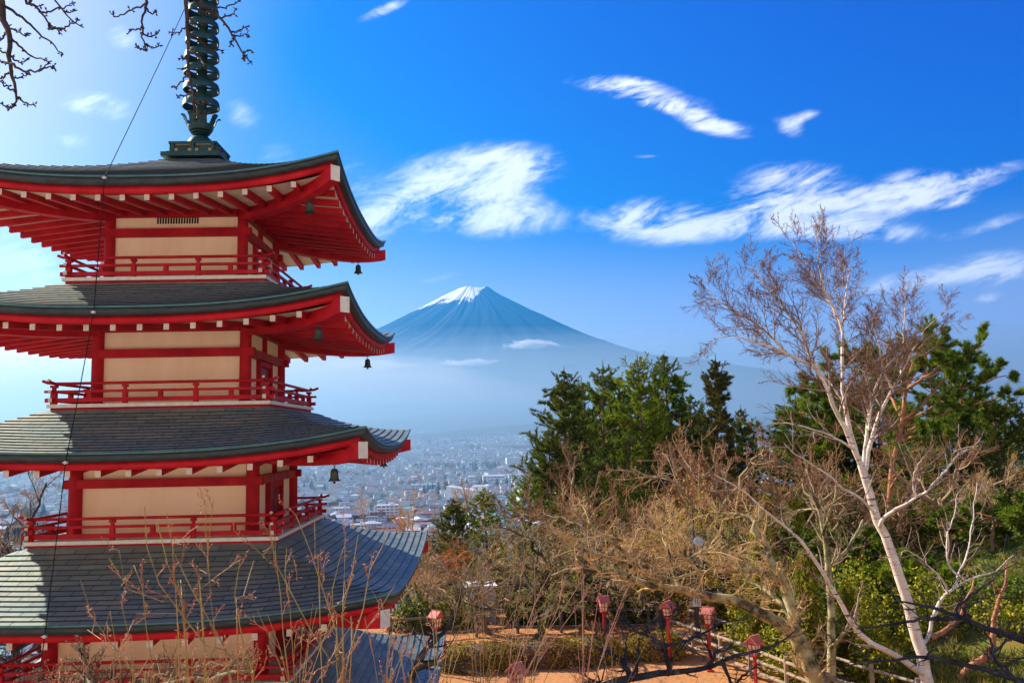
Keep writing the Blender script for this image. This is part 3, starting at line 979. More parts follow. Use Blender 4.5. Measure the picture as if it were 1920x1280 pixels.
def build_bell(i, k, label):
    """wind bell hanging under a hip beam"""
    h = (3.25, 3.47, 3.85, 4.25, 4.65)[i]
    zc = soffit(i, h, 1.0) - 0.25
    a, b, z = sp(k, h, h, zc)
    ca, sa = math.cos(PYAW), math.sin(PYAW)
    o = empty('wind_bell', (PCX + ca * a - sa * b, PCY + sa * a + ca * b, zc - 0.42))
    tag(o, label, 'wind bell', 'bronze wind bells under the pagoda eaves')
    mb = MB()
    mb.lathe([(0.0, 0.335), (0.03, 0.335), (0.062, 0.31), (0.073, 0.26), (0.075, 0.20), (0.082, 0.155), (0.10, 0.125), (0.122, 0.108), (0.118, 0.104), (0.075, 0.13), (0.066, 0.25), (0, 0.30)], 20)
    mb.build('bell_body', BELLM, o, smooth=True)
    mb = MB()
    for n, zz in enumerate((0.355, 0.39, 0.425)):
        pts = []
        for j in range(9):
            q = 2 * math.pi * j / 8
            pts.append((0.016 * math.cos(q) if n % 2 else 0, 0 if n % 2 else 0.016 * math.cos(q), zz + 0.024 * math.sin(q)))
        mb.tube(pts, 0.006, 5)
    mb.build('chain', BELLM, o)
    mb = MB()
    mb.tube([(0, 0, 0.29), (0, 0, 0.06)], 0.008, 6)
    mb.lathe([(0, 0.10), (0.025, 0.09), (0.028, 0.065), (0, 0.05)], 10)
    mb.build('clapper', BELLM, o)


for i, k, lb in ((0, 0, 'bronze wind bell under the near corner of the topmost pagoda roof'), (0, 1, 'bronze wind bell under the far right corner of the topmost pagoda roof'),
                 (1, 0, 'bronze wind bell under the near corner of the second roof from the top'), (1, 1, 'bronze wind bell under the far right corner of the second roof from the top'),
                 (2, 0, 'large bronze wind bell hanging against the town below the third roof'), (2, 1, 'small bronze wind bell at the far right corner of the third roof')):
    build_bell(i, k, lb)

# ------------------------------------------------------------------ plants: generators
def norm(v):
    return v / np.maximum(np.linalg.norm(v, axis=-1, keepdims=True), 1e-9)


def tubes(pts, rad, k):
    """pts (B,n,3), rad (B,n) -> verts, quads"""
    B, n, _ = pts.shape
    T = np.empty_like(pts)
    T[:, 1:-1] = pts[:, 2:] - pts[:, :-2]
    T[:, 0] = pts[:, 1] - pts[:, 0]
    T[:, -1] = pts[:, -1] - pts[:, -2]
    T = norm(T)
    mean = norm(pts[:, -1] - pts[:, 0])
    ref = np.eye(3)[np.argmin(np.abs(mean), axis=1)][:, None, :]
    N = norm(np.cross(T, np.broadcast_to(ref, T.shape)))
    Bn = np.cross(T, N)
    ang = np.arange(k) * 2 * np.pi / k
    V = pts[:, :, None, :] + rad[:, :, None, None] * (N[:, :, None, :] * np.cos(ang)[:, None] + Bn[:, :, None, :] * np.sin(ang)[:, None])
    idx = np.arange(B * n * k).reshape(B, n, k)
    nx = np.roll(idx, -1, 2)
    Q = np.stack([idx[:, :-1], nx[:, :-1], nx[:, 1:], idx[:, 1:]], -1).reshape(-1, 4)
    return V.reshape(-1, 3), Q


def tube_mesh(name, levels, mat):
    """levels: list of (pts, rad, sides)"""
    VV, QQ, b = [], [], 0
    for pts, rad, k in levels:
        V, Q = tubes(pts, rad, k)
        VV.append(V); QQ.append(Q + b); b += len(V)
    return np_mesh(name, np.concatenate(VV), [np.concatenate(QQ)], mat, smooth=True)


def resample(P, n, jit=0.0, rng=None):
    P = np.asarray([tuple(p) for p in P], float)
    if len(P) > 2:
        E = np.vstack([2 * P[0] - P[1], P, 2 * P[-1] - P[-2]])
        out = []
        for i in range(1, len(E) - 2):
            t = np.linspace(0, 1, 8, endpoint=False)[:, None]
            p0, p1, p2, p3 = E[i - 1], E[i], E[i + 1], E[i + 2]
            out.append(0.5 * ((2 * p1) + (-p0 + p2) * t + (2 * p0 - 5 * p1 + 4 * p2 - p3) * t ** 2 + (-p0 + 3 * p1 - 3 * p2 + p3) * t ** 3))
        P = np.vstack(out + [P[-1:]])
    L = np.concatenate([[0], np.cumsum(np.linalg.norm(np.diff(P, axis=0), axis=1))])
    s = np.linspace(0, L[-1], n)
    R = np.stack([np.interp(s, L, P[:, c]) for c in range(3)], -1)
    if jit and rng is not None:
        R[1:-1] += rng.normal(0, jit, R[1:-1].shape)
    return R


def limbs(polys, n=14, jit=0.0, rng=RNG):
    """polys: list of (points, r0, r1) -> pts (B,n,3), rad (B,n)"""
    pts = np.stack([resample(p, n, jit, rng) for p, a, b in polys])
    rad = np.stack([np.linspace(a, b, n) for p, a, b in polys])
    return pts, rad


def spawn(par, n_per, t0, t1, length, angle, npts, rr, rng, up=0.0, wig=0.15, taper=0.5, rmin=0.004, rel=True, flat=0.0, bias=None, tip=0.35):
    """child branches on each parent; length relative to the parent (rel) or absolute"""
    pts, rad = par[0], par[1]
    B, n, _ = pts.shape
    idx = np.repeat(np.arange(B), n_per)
    m = len(idx)
    t = t0 + (t1 - t0) * ((np.tile(np.arange(n_per), B) + rng.random(m)) / n_per)
    f = t * (n - 1)
    i0 = np.clip(f.astype(int), 0, n - 2)
    w = (f - i0)[:, None]
    p = pts[idx, i0] * (1 - w) + pts[idx, i0 + 1] * w
    T = norm(pts[idx, i0 + 1] - pts[idx, i0])
    pr = rad[idx, i0] * (1 - w[:, 0]) + rad[idx, i0 + 1] * w[:, 0]
    rv = rng.normal(size=(m, 3))
    if flat: rv[:, 2] *= (1 - flat)
    if bias is not None: rv += np.asarray(bias)
    pp = norm(rv - (rv * T).sum(1, keepdims=True) * T)
    a = np.radians(rng.uniform(angle[0], angle[1], m))[:, None]
    d = norm(T * np.cos(a) + pp * np.sin(a))
    if rel:
        plen = np.linalg.norm(np.diff(pts, axis=1), axis=2).sum(1)[idx]
    else:
        plen = 1.0
    L = plen * rng.uniform(length[0], length[1], m) * (1 - taper * t)
    out = np.empty((m, npts, 3))
    out[:, 0] = p
    st = (L / (npts - 1))[:, None]
    for j in range(1, npts):
        d = norm(d + rng.normal(0, wig, (m, 3)) + np.array([0, 0, up]))
        out[:, j] = out[:, j - 1] + d * st
    r0 = np.maximum(np.minimum(pr * rr, L * 0.05), rmin)
    rd = r0[:, None] * np.linspace(1, tip, npts)[None]
    return out, np.maximum(rd, rmin * 0.75)


def tufts(P, D, K, length, width, rng, spread=0.8, up=0.0):
    """K pointed needles/leaves at each point P around direction D -> verts, tris"""
    m = len(P)
    d = np.repeat(norm(D), K, 0) * 0.75 + rng.normal(0, spread, (m * K, 3))
    d[:, 2] += up
    d = norm(d)
    w = norm(np.cross(d, rng.normal(size=(m * K, 3)))) * width / 2
    L = rng.uniform(length[0], length[1], (m * K, 1))
    p = np.repeat(P, K, 0)
    V = np.stack([p - w, p + w, p + d * L], 1).reshape(-1, 3)
    return V, np.arange(m * K * 3).reshape(-1, 3)


def leaves(P, size, rng, nrm=None):
    """one small quad leaf per point"""
    m = len(P)
    a = norm(rng.normal(size=(m, 3)))
    if nrm is not None: a = norm(a + nrm)
    b = norm(np.cross(a, rng.normal(size=(m, 3))))
    c = np.cross(a, b)
    s = rng.uniform(size[0], size[1], (m, 1))
    b, c = b * s, c * s * 0.6
    V = np.stack([P - b, P - c * 0.9, P + b, P + c], 1).reshape(-1, 3)
    return V, np.arange(m * 4).reshape(-1, 4)


def points_along(br, n, rng, t0=0.2):
    """n points per branch with the local direction"""
    pts = br[0]
    B, k, _ = pts.shape
    t = t0 + (1 - t0) * ((np.arange(n)[None] + rng.random((B, n))) / n)
    f = t * (k - 1)
    i0 = np.clip(f.astype(int), 0, k - 2)
    w = (f - i0)[..., None]
    bi = np.arange(B)[:, None]
    p = pts[bi, i0] * (1 - w) + pts[bi, i0 + 1] * w
    d = pts[bi, i0 + 1] - pts[bi, i0]
    return p.reshape(-1, 3), norm(d.reshape(-1, 3))


def plant(name, loc, parts, label, cat, group=None, rz=0.0, sc=1.0):
    """a tree or shrub: an Empty at the foot with part meshes"""
    o = empty(name, loc, rz)
    o.scale = sc if hasattr(sc, '__len__') else (sc, sc, sc)
    tag(o, label, cat, group)
    for pn, me in parts:
        link(pn, me, o)
    return o


def rng_(s):
    return np.random.default_rng(s)


# barks and foliage
B_CHERRY = M('cherry_bark', (0.03, 0.022, 0.016), (0.15, 0.115, 0.06), scale=3.5, rough=0.9, bump=0.5, bscale=18, ramp=(0.42, 0.6), c3=(0.25, 0.24, 0.16))
B_LICHEN = M('lichen_bark', (0.06, 0.05, 0.028), (0.40, 0.35, 0.16), scale=2.6, rough=0.9, bump=0.5, bscale=16, ramp=(0.40, 0.58), c3=(0.50, 0.48, 0.32))
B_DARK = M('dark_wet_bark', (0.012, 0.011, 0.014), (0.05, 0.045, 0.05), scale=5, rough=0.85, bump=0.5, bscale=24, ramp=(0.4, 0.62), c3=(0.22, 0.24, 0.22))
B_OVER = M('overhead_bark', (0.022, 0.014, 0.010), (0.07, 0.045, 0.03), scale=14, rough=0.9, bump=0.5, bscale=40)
B_TAN = M('tan_twigs', (0.36, 0.22, 0.08), (0.62, 0.43, 0.20), scale=0.6, rough=0.9, ramp=(0.3, 0.7))
B_GREY = M('grey_twigs', (0.18, 0.12, 0.065), (0.38, 0.28, 0.16), scale=0.6, rough=0.9, ramp=(0.3, 0.7))
B_RUST = M('rust_twigs', (0.20, 0.085, 0.035), (0.38, 0.19, 0.085), scale=0.6, rough=0.9, ramp=(0.3, 0.7))
B_MOSS = M('mossy_twigs', (0.13, 0.13, 0.03), (0.32, 0.27, 0.075), scale=0.6, rough=0.9, ramp=(0.3, 0.7))
B_ORANGE = M('orange_twigs', (0.42, 0.13, 0.02), (0.52, 0.20, 0.04), scale=0.8, rough=0.9)
B_GOLD = M('golden_leaf', (0.38, 0.22, 0.03), (0.62, 0.39, 0.05), scale=0.8, rough=0.8, island=0.6, trans=0.3)
B_OLIVE = M('olive_stem', (0.20, 0.135, 0.035), (0.38, 0.27, 0.085), scale=5, rough=0.6, spec=0.3, stretch=(1, 1, 0.4))
B_REDTW = M('red_twig', (0.34, 0.085, 0.035), (0.50, 0.20, 0.09), scale=3, rough=0.6)
B_PINKTW = M('pink_twig', (0.42, 0.15, 0.10), (0.60, 0.34, 0.22), scale=3, rough=0.65)
BUD = M('dry_bud', (0.50, 0.19, 0.06), (0.62, 0.36, 0.16), scale=9, rough=0.7, island=0.7)
B_CONIF = M('conifer_bark', (0.07, 0.04, 0.028), (0.16, 0.09, 0.06), scale=5, rough=0.95, bump=0.4)
B_REDPINE = M('red_pine_bark', (0.30, 0.11, 0.05), (0.46, 0.20, 0.10), scale=4, rough=0.9, bump=0.5, bscale=14, ramp=(0.35, 0.6))
N_DARK = M('dark_needles', (0.013, 0.052, 0.011), (0.18, 0.21, 0.018), scale=0.45, rough=0.6, island=0.45, spec=0.2, trans=0.25)
N_GREEN = M('green_needles', (0.022, 0.08, 0.012), (0.24, 0.30, 0.018), scale=0.5, rough=0.6, island=0.45, spec=0.2, trans=0.28)
N_YELLOW = M('yellowish_needles', (0.09, 0.18, 0.008), (0.36, 0.40, 0.02), scale=0.5, rough=0.6, island=0.45, spec=0.2, trans=0.3)
N_BROWN = M('brownish_needles', (0.04, 0.08, 0.014), (0.17, 0.115, 0.025), scale=0.6, rough=0.7, island=0.4, spec=0.15, trans=0.2)
N_CYP = M('cypress_sprays', (0.10, 0.14, 0.008), (0.45, 0.40, 0.025), scale=0.9, rough=0.7, island=0.5, spec=0.15, trans=0.25)
N_HEDGE = M('hedge_leaf', (0.16, 0.11, 0.012), (0.42, 0.30, 0.03), scale=1.4, rough=0.7, island=0.5, spec=0.15, trans=0.2)


def birch_bark():
    mt = M('birch_bark', (0.52, 0.41, 0.34), (0.78, 0.67, 0.57), scale=2.2, rough=0.75, bump=0.25, bscale=20)
    nt = mt.node_tree
    G = NG(nt)
    b = nt.nodes['Principled BSDF']
    src = b.inputs['Base Color'].links[0].from_socket
    tcn = G.n('ShaderNodeTexCoord')
    mp = G.n('ShaderNodeMapping'); mp.inputs['Scale'].default_value = (1.2, 1.2, 9.0)
    G.l(tcn.outputs['Object'], mp.inputs['Vector'])
    nn = G.n('ShaderNodeTexNoise', Scale=1.6, Detail=5.0, Roughness=0.7); G.l(mp.outputs[0], nn.inputs['Vector'])
    rp = G.n('ShaderNodeValToRGB')
    rp.color_ramp.elements[0].position, rp.color_ramp.elements[1].position = 0.565, 0.63
    rp.color_ramp.elements[0].color, rp.color_ramp.elements[1].color = (0, 0, 0, 1), (1, 1, 1, 1)
    G.l(nn.outputs['Fac'], rp.inputs[0])
    mx_ = G.n('ShaderNodeMix', _data_type='RGBA')
    G.l(rp.outputs[0], mx_.inputs[0]); G.l(src, mx_.inputs[6]); mx_.inputs[7].default_value = (0.05, 0.035, 0.03, 1)
    G.l(mx_.outputs[2], b.inputs['Base Color'])
    return mt


B_BIRCH = birch_bark()
B_BIRCHTW = M('birch_twigs', (0.10, 0.045, 0.03), (0.20, 0.10, 0.07), scale=1.5, rough=0.8)


# ---- bare deciduous trees (local coordinates, height about 1, used scaled)
def bare_meshes(seed, spread=0.55, twigs=7, drop=0.0, trunkn=5, lean=0.1, fine=1.0):
    r = rng_(seed)
    h = 0.42
    lean_v = r.normal(0, lean, 2)
    tr = [[(0, 0, 0), (lean_v[0] * .3, lean_v[1] * .3, h * .5), (lean_v[0], lean_v[1], h)]]
    polys = [(tr[0], 0.030, 0.020)]
    for j in range(trunkn):
        a = 2 * math.pi * (j + r.random() * .7) / trunkn
        s = spread * r.uniform(.6, 1.1)
        z0 = h * r.uniform(.45, 1.0)
        q = z0 / h
        b = (lean_v[0] * q, lean_v[1] * q, z0)
        e = (b[0] + math.cos(a) * s, b[1] + math.sin(a) * s, min(1.0, z0 + r.uniform(.2, .55)))
        mid = (b[0] + math.cos(a + .3) * s * .5, b[1] + math.sin(a + .3) * s * .5, z0 + (e[2] - z0) * r.uniform(.35, .75))
        polys.append(([b, mid, e], 0.016, 0.005))
    L0 = limbs(polys, 12, 0.012, r)
    l1 = (L0[0][1:], L0[1][1:])
    L1 = spawn(l1, 7, 0.15, 1.0, (0.35, 0.75), (25, 65), 7, 0.6, r, up=0.05, wig=0.16, rmin=0.0028)
    L2 = spawn(L1, 7, 0.1, 1.0, (0.3, 0.65), (25, 65), 6, 0.6, r, up=0.05 - drop, wig=0.18, rmin=0.0022 * fine)
    L3 = spawn(L2, twigs, 0.1, 1.0, (0.3, 0.7), (25, 60), 4, 0.7, r, up=0.05 - drop, wig=0.18, rmin=0.0016 * fine)
    return L0, L1, L2, L3


_bare = {}


def bare(seed, mat_tr, mat_tw, **kw):
    key = (seed, mat_tr.name, mat_tw.name)
    if key not in _bare:
        L0, L1, L2, L3 = bare_meshes(seed, **kw)
        _bare[key] = [('trunk', tube_mesh('trunk', [(*L0, 8), (*L1, 5)], mat_tr)), ('twigs', tube_mesh('twigs', [(*L2, 4), (*L3, 3)], mat_tw))]
    return _bare[key]


# ---- conifers (metres)
def conifer_mesh(seed, H, R, needles, style='spruce', bare_to=0.15):
    r = rng_(seed)
    tr = resample([(0, 0, 0), (r.normal(0, .15), r.normal(0, .15), H * .5), (0, 0, H * 0.995)], 12)[None]
    trr = np.linspace(0.016 * H, 0.02, 12)[None]
    z, a = [], []
    zz = bare_to * H
    while zz < H * 0.975:
        k = r.integers(4, 7)
        a += list(2 * np.pi * (np.arange(k) + r.random()) / k + r.normal(0, .25, k))
        z += list(zz + r.normal(0, .16, k))
        zz += r.uniform(.5, .8) * (0.65 if zz > H * .85 else 1.0) * (1.15 if style == 'pine' else 1.0)
    z, a = np.minimum(np.array(z), H * .985), np.array(a)
    q = z / H
    ex = 0.62 if style == 'spruce' else 0.56
    L = R * np.clip(1 - q, 0.004, 1) ** ex * r.uniform(.5, 1.22, len(z)) * (0.88 + .22 * np.sin(a * 2 + z * 1.1))
    L = L * np.clip((1 - q) / 0.06, 0.35, 1)
    m = len(z)
    n = 7
    t = np.linspace(0, 1, n)
    pts = np.empty((m, n, 3))
    cx = np.interp(z, tr[0][:, 2], tr[0][:, 0]); cy = np.interp(z, tr[0][:, 2], tr[0][:, 1])
    slope = (0.12 if style == 'spruce' else 0.16) + 0.50 * q ** 2 + r.normal(0, .12, m)
    droop = (0.30 if style == 'spruce' else 0.12) * (1 - q)
    for j in range(n):
        rad_ = L * t[j]
        pts[:, j, 0] = cx + np.cos(a) * rad_
        pts[:, j, 1] = cy + np.sin(a) * rad_
        pts[:, j, 2] = z + L * (slope * t[j] - droop * np.sin(t[j] * np.pi) + (0.32 if style == 'spruce' else 0.14) * t[j] ** 3)
    pts[:, 1:] += r.normal(0, 0.04, pts[:, 1:].shape)
    br = (pts, np.linspace(0.04, 0.010, n)[None] * np.ones((m, 1)))
    sb = spawn(br, 8, 0.32, 1.0, (0.22, 0.42), (30, 65), 4, 0.6, r, up=0.10, wig=0.12, flat=0.75, taper=0.35, rmin=0.006)
    P1, D1 = points_along(sb, 5, r, 0.15)
    P2, D2 = points_along(br, 4, r, 0.6)
    lead = np.stack([np.zeros(9), np.zeros(9), np.linspace(H * .95, H, 9)], -1)
    P, D = np.concatenate([P1, P2, lead]), np.concatenate([D1, D2, np.tile([[0, 0, 1.0]], (9, 1))])
    V, T = tufts(P, D, 15, (0.14, 0.34), 0.052, r, spread=0.5, up=0.28)
    # finer needles toward the leader
    f = np.clip((H - P[:, 2]) / (0.10 * H), 0.42, 1.0).repeat(15)[:, None]
    V = V.reshape(-1, 3, 3)
    base = (V[:, 0] + V[:, 1]) / 2
    V = (base[:, None] + (V - base[:, None]) * f[:, None]).reshape(-1, 3)
    crown = np_mesh('crown', V, [T], needles)
    trunk = tube_mesh('trunk', [(tr, trr, 8), (*br, 4), (*sb, 3)], B_CONIF)
    return [('trunk', trunk), ('crown', crown)]


def pads_mesh(polys, needles, bark, seed, n_sub=9, sub_len=(0.25, 0.5), K=11, needle=(0.18, 0.36), up=0.40, width=0.062, tpl=8):
    """a pine made of hand-laid limbs with flat needle pads"""
    r = rng_(seed)
    L0 = limbs(polys, 14, 0.03, r)
    L1 = spawn(L0, n_sub, 0.35, 1.0, sub_len, (30, 75), 6, 0.55, r, up=0.04, wig=0.14, flat=0.6, rmin=0.01)
    L2 = spawn(L1, 6, 0.25, 1.0, (0.35, 0.6), (25, 60), 4, 0.6, r, up=0.15, wig=0.14, flat=0.5, rmin=0.007)
    P1, D1 = points_along(L2, tpl, r, 0.15)
    P2, D2 = points_along(L1, 4, r, 0.5)
    P, D = np.concatenate([P1, P2]), np.concatenate([D1, D2])
    V, T = tufts(P, D, K, needle, width, r, spread=0.5, up=up)
    return [('trunk', tube_mesh('trunk', [(*L0, 8), (*L1, 4), (*L2, 3)], bark)), ('crown', np_mesh('crown', V, [T], needles))]


def blob_points(n, rx, ry, rz, rng, lumps=9, lump=0.5, shell=0.55):
    """points in a lumpy cushion"""
    c = norm(rng.normal(size=(lumps, 3))) * rng.uniform(.2, .62, (lumps, 1))
    c[:, 2] = np.abs(c[:, 2])
    k = rng.integers(0, lumps, n)
    d = norm(rng.normal(size=(n, 3))) * (shell + (1 - shell) * rng.random((n, 1))) * lump
    p = c[k] + d
    p[:, 2] = np.maximum(p[:, 2], -0.05 * rng.random(n))
    return p * np.array([rx, ry, rz])


def shrub_mesh(seed, rx, ry, rz, n, mat, size=(0.03, 0.07)):
    r = rng_(seed)
    P = blob_points(n, rx, ry, rz, r)
    V, Q = leaves(P, size, r, nrm=np.array([0, 0, 0.4]))
    m = 18
    base = np.zeros((m, 3)); base[:, :2] = r.normal(0, .12, (m, 2))
    tip = blob_points(m, rx * .85, ry * .85, rz * .85, r)
    st = np.stack([base + (tip - base) * t for t in (0, .35, .7, 1.0)], 1)
    st[:, 1:3] += r.normal(0, 0.04, st[:, 1:3].shape)
    return [('foliage', np_mesh('foliage', V, [Q], mat)), ('stems', tube_mesh('stems', [(st, np.full((m, 4), 0.012), 4)], B_GREY))]


# cypress / thuja column of hanging sprays
def cypress_mesh(seed, H, R, mat):
    r = rng_(seed)
    n = 900
    z = H * r.random(n) ** 0.85
    a = r.random(n) * 2 * np.pi
    prof = R * np.clip(1.15 - z / H, 0.05, 1) ** 0.6 * (0.8 + 0.3 * np.sin(a * 3 + z * 1.3))
    rad_ = prof * r.uniform(.35, 1.0, n)
    base = np.stack([np.zeros(n), np.zeros(n), z + 0.3 * rad_], -1)
    tip = np.stack([np.cos(a) * rad_, np.sin(a) * rad_, z], -1)
    st = np.stack([base + (tip - base) * t for t in (0.15, .5, 1.0)], 1)
    st[:, 2, 2] -= r.uniform(.1, .45, n)
    br = (st, np.full((n, 3), 0.012))
    P, D = points_along(br, 7, r, 0.35)
    D = D * np.array([1, 1, 0.6]) + np.array([0, 0, -0.6])
    V, T = tufts(P, D, 6, (0.12, 0.30), 0.05, r, spread=0.4, up=-0.35)
    tr = np.array([[(0, 0, 0), (0, 0, H * .5), (0, 0, H * .97)]], float)
    return [('trunk', tube_mesh('trunk', [(tr, np.array([[.12, .08, .02]]), 8), (*br, 3)], B_CONIF)), ('foliage', np_mesh('foliage', V, [T], mat))]


def gpt(px, Y):
    """point on the ground under photo column px at distance Y"""
    x = at(px, 900, Y).x
    return Vector((x, Y, float(gz(x, Y))))


# ------------------------------------------------------------------ conifers beyond the plaza
CON = {
    'spruce1': conifer_mesh(11, 20.0, 4.5, N_DARK, 'spruce', 0.22),
    'pine1': conifer_mesh(12, 20.0, 4.6, N_GREEN, 'pine', 0.35),
    'pine2': conifer_mesh(13, 20.0, 4.9, N_YELLOW, 'pine', 0.35),
    'pine3': conifer_mesh(14, 20.0, 4.3, N_GREEN, 'pine', 0.30),
    'cedar1': conifer_mesh(15, 20.0, 2.9, N_BROWN, 'spruce', 0.15),
}


def conifer(kind, px, ytop, Y, label, wide=1.0, rz=0.0, name='conifer', cat='conifer', group='conifers on the slope beyond the plaza'):
    g_ = gpt(px, Y)
    h = at(px, ytop, Y).z - g_.z + 0.5
    s = h / 20.0
    w = s * wide
    return plant(name, (g_.x, g_.y, g_.z - 0.5), CON[kind], label, cat, group, rz, (w, w, s))


conifer('spruce1', 1063, 688, 60, 'dark spruce with upswept branch tips, leftmost of the tall conifers beside the town', 1.10, 0.3, 'spruce_tree')
conifer('pine1', 1137, 676, 66, 'mid-green pine between the dark spruce and the yellow-green pine', 1.0, 1.1, 'pine_tree')
conifer('pine2', 1203, 664, 64, 'bright yellow-green pine, tallest in the middle of the conifer row', 1.0, 2.0, 'pine_tree')
conifer('pine3', 1254, 660, 69, 'dark slender-topped pine right of the yellow-green pine', 1.0, 0.5, 'pine_tree')
conifer('cedar1', 1352, 664, 58, 'narrow brownish cedar standing apart beside the birch crown', 1.05, 0.0, 'cedar_tree')
conifer('pine3', 1300, 735, 74, 'low dark pine filling the gap left of the brownish cedar', 1.0, 3.0, 'pine_tree')
conifer('spruce1', 1108, 760, 72, 'shaded spruce behind the tall conifer row', 1.0, 4.0, 'spruce_tree')
conifer('pine1', 1180, 800, 56, 'low green pine in front of the conifer row trunks', 0.8, 2.6, 'pine_tree')
conifer('pine2', 985, 888, 54, 'small yellow-green pine under the dark spruce at the edge of the town', 1.2, 0.7, 'pine_tree')
conifer('pine2', 905, 912, 52, 'small flat-topped yellow-green pine standing alone before the town', 1.25, 1.9, 'pine_tree')
conifer('spruce1', 850, 932, 50, 'small dark conifer left of the lone flat-topped pine', 1.3, 1.2, 'spruce_tree')
conifer('spruce1', 1395, 760, 70, 'dark spruce half hidden behind the birch', 0.9, 2.2, 'spruce_tree')
conifer('spruce1', 1905, 735, 58, 'dark spruce cut off by the right edge of the view', 1.2, 1.0, 'spruce_tree')
conifer('pine3', 1830, 742, 62, 'dark pine low behind the outstretched pine limbs', 1.3, 0.2, 'pine_tree')
conifer('pine1', 1700, 800, 66, 'green pine low behind the birch limbs', 1.2, 5.2, 'pine_tree')
conifer('pine3', 1560, 740, 70, 'dark green pine behind the forked birch trunk', 1.3, 0.9, 'pine_tree')
conifer('pine1', 1470, 800, 62, 'green pine low on the slope left of the birch fork', 1.2, 3.9, 'pine_tree')


conifer('spruce1', 1030, 800, 57, 'green spruce with low spreading boughs at the left end of the conifer row', 1.15, 5.0, 'spruce_tree')
conifer('pine1', 1095, 705, 71, 'green pine just right of the leftmost dark spruce', 1.0, 3.3, 'pine_tree')
conifer('pine3', 1165, 705, 72, 'dark pine behind the mid-green and yellow-green pines', 1.1, 5.6, 'pine_tree')
conifer('spruce1', 1230, 725, 73, 'dark spruce filling the gap right of the yellow-green pine', 1.1, 0.9, 'spruce_tree')
conifer('spruce1', 1320, 780, 68, 'low dark spruce left of the foot of the brownish cedar', 1.1, 2.9, 'spruce_tree')
conifer('pine1', 1280, 790, 62, 'green pine standing low before the slender-topped pine', 1.1, 4.3, 'pine_tree')

conifer('pine3', 1655, 690, 54, 'broad dark pine filling the space behind the birch limbs', 1.5, 2.2, 'pine_tree')
conifer('pine2', 1545, 702, 56, 'broad yellow-green pine left of the upper birch fork', 1.35, 4.1, 'pine_tree')
conifer('pine1', 1760, 690, 56, 'green pine behind the base of the outstretched limbs', 1.4, 0.6, 'pine_tree')

conifer('spruce1', 1872, 742, 50, 'dense dark spruce left of the cut-off spruce at the right edge', 1.5, 3.7, 'spruce_tree')
conifer('pine3', 1800, 735, 52, 'dense dark pine under the outermost pine limb', 1.5, 1.6, 'pine_tree')
conifer('spruce1', 1605, 735, 57, 'dark spruce between the two upper forks of the birch', 1.4, 2.7, 'spruce_tree')
conifer('pine1', 1500, 738, 58, 'green pine behind the long left limb of the birch', 1.5, 4.8, 'pine_tree')
conifer('pine2', 1700, 745, 50, 'yellow-green pine behind the right birch fork', 1.5, 1.2, 'pine_tree')

# big flat-limbed red pine on the right, limbs reaching toward the sky at the right
def px3(lst, Y, dy=0.0):
    return [at(x, y, Y + dy * (i / max(1, len(lst) - 1))) for i, (x, y) in enumerate(lst)]


def attach(polys, Y):
    """polys (pixels, depth change, r0, r1): lay each limb out in depth, starting ON the limb it grows from"""
    seen, out = [], []
    for n, (p, dy, a, b) in enumerate(polys):
        y0 = Y
        if seen:
            q = min(seen, key=lambda s: (s[0] - p[0][0]) ** 2 + (s[1] - p[0][1]) ** 2)
            if (q[0] - p[0][0]) ** 2 + (q[1] - p[0][1]) ** 2 < 60 ** 2:
                y0 = q[2]
                if q[:2] != tuple(p[0]): p = [q[:2]] + list(p)
        m = max(1, len(p) - 1)
        ys = [y0 + dy * i / m for i in range(len(p))]
        out.append(([at(x, y, yy) for (x, y), yy in zip(p, ys)], a, b))
        for i in range(len(p) - 1):
            for t in (0, .125, .25, .375, .5, .625, .75, .875):
                seen.append((p[i][0] + (p[i + 1][0] - p[i][0]) * t, p[i][1] + (p[i + 1][1] - p[i][1]) * t, ys[i] + (ys[i + 1] - ys[i]) * t))
        seen.append((p[-1][0], p[-1][1], ys[-1]))
    return out


def local(polys, o):
    return [([Vector(p) - o for p in P], a, b) for P, a, b in polys]


o_ = gpt(1668, 47) - Vector((0, 0, 0.3))
polys = [(px3([(1668, 1100), (1672, 900), (1690, 800), (1700, 720), (1725, 650), (1745, 630)], 47), 0.24, 0.05)]
for pl_, dy in (([(1690, 800), (1740, 745), (1790, 690), (1846, 645)], 2), ([(1690, 790), (1760, 740), (1820, 725), (1885, 704)], -2), ([(1672, 830), (1740, 790), (1800, 765), (1870, 745)], 2),
                ([(1695, 740), (1640, 690), (1600, 672), (1560, 668)], -1), ([(1700, 720), (1730, 680), (1752, 640), (1770, 622)], 1), ([(1690, 800), (1620, 760), (1560, 735), (1500, 722)], 2),
                ([(1672, 860), (1600, 820), (1540, 790), (1490, 770)], -2), ([(1700, 730), (1760, 690), (1790, 672)], -3), ([(1680, 830), (1740, 810), (1790, 800)], -4), ([(1695, 760), (1700, 700), (1690, 660)], 4), ([(1690, 780), (1660, 720), (1640, 660)], 3)):
    polys.append((px3(pl_, 47, dy), 0.10, 0.025))
plant('pine_tree', o_, pads_mesh(local(polys, o_), N_GREEN, B_REDPINE, 31, 12, (0.2, 0.38), needle=(0.18, 0.38), tpl=10, K=13, width=0.05), 'flat-limbed red pine reaching to the right behind the birch', 'pine', 'conifers on the slope beyond the plaza')

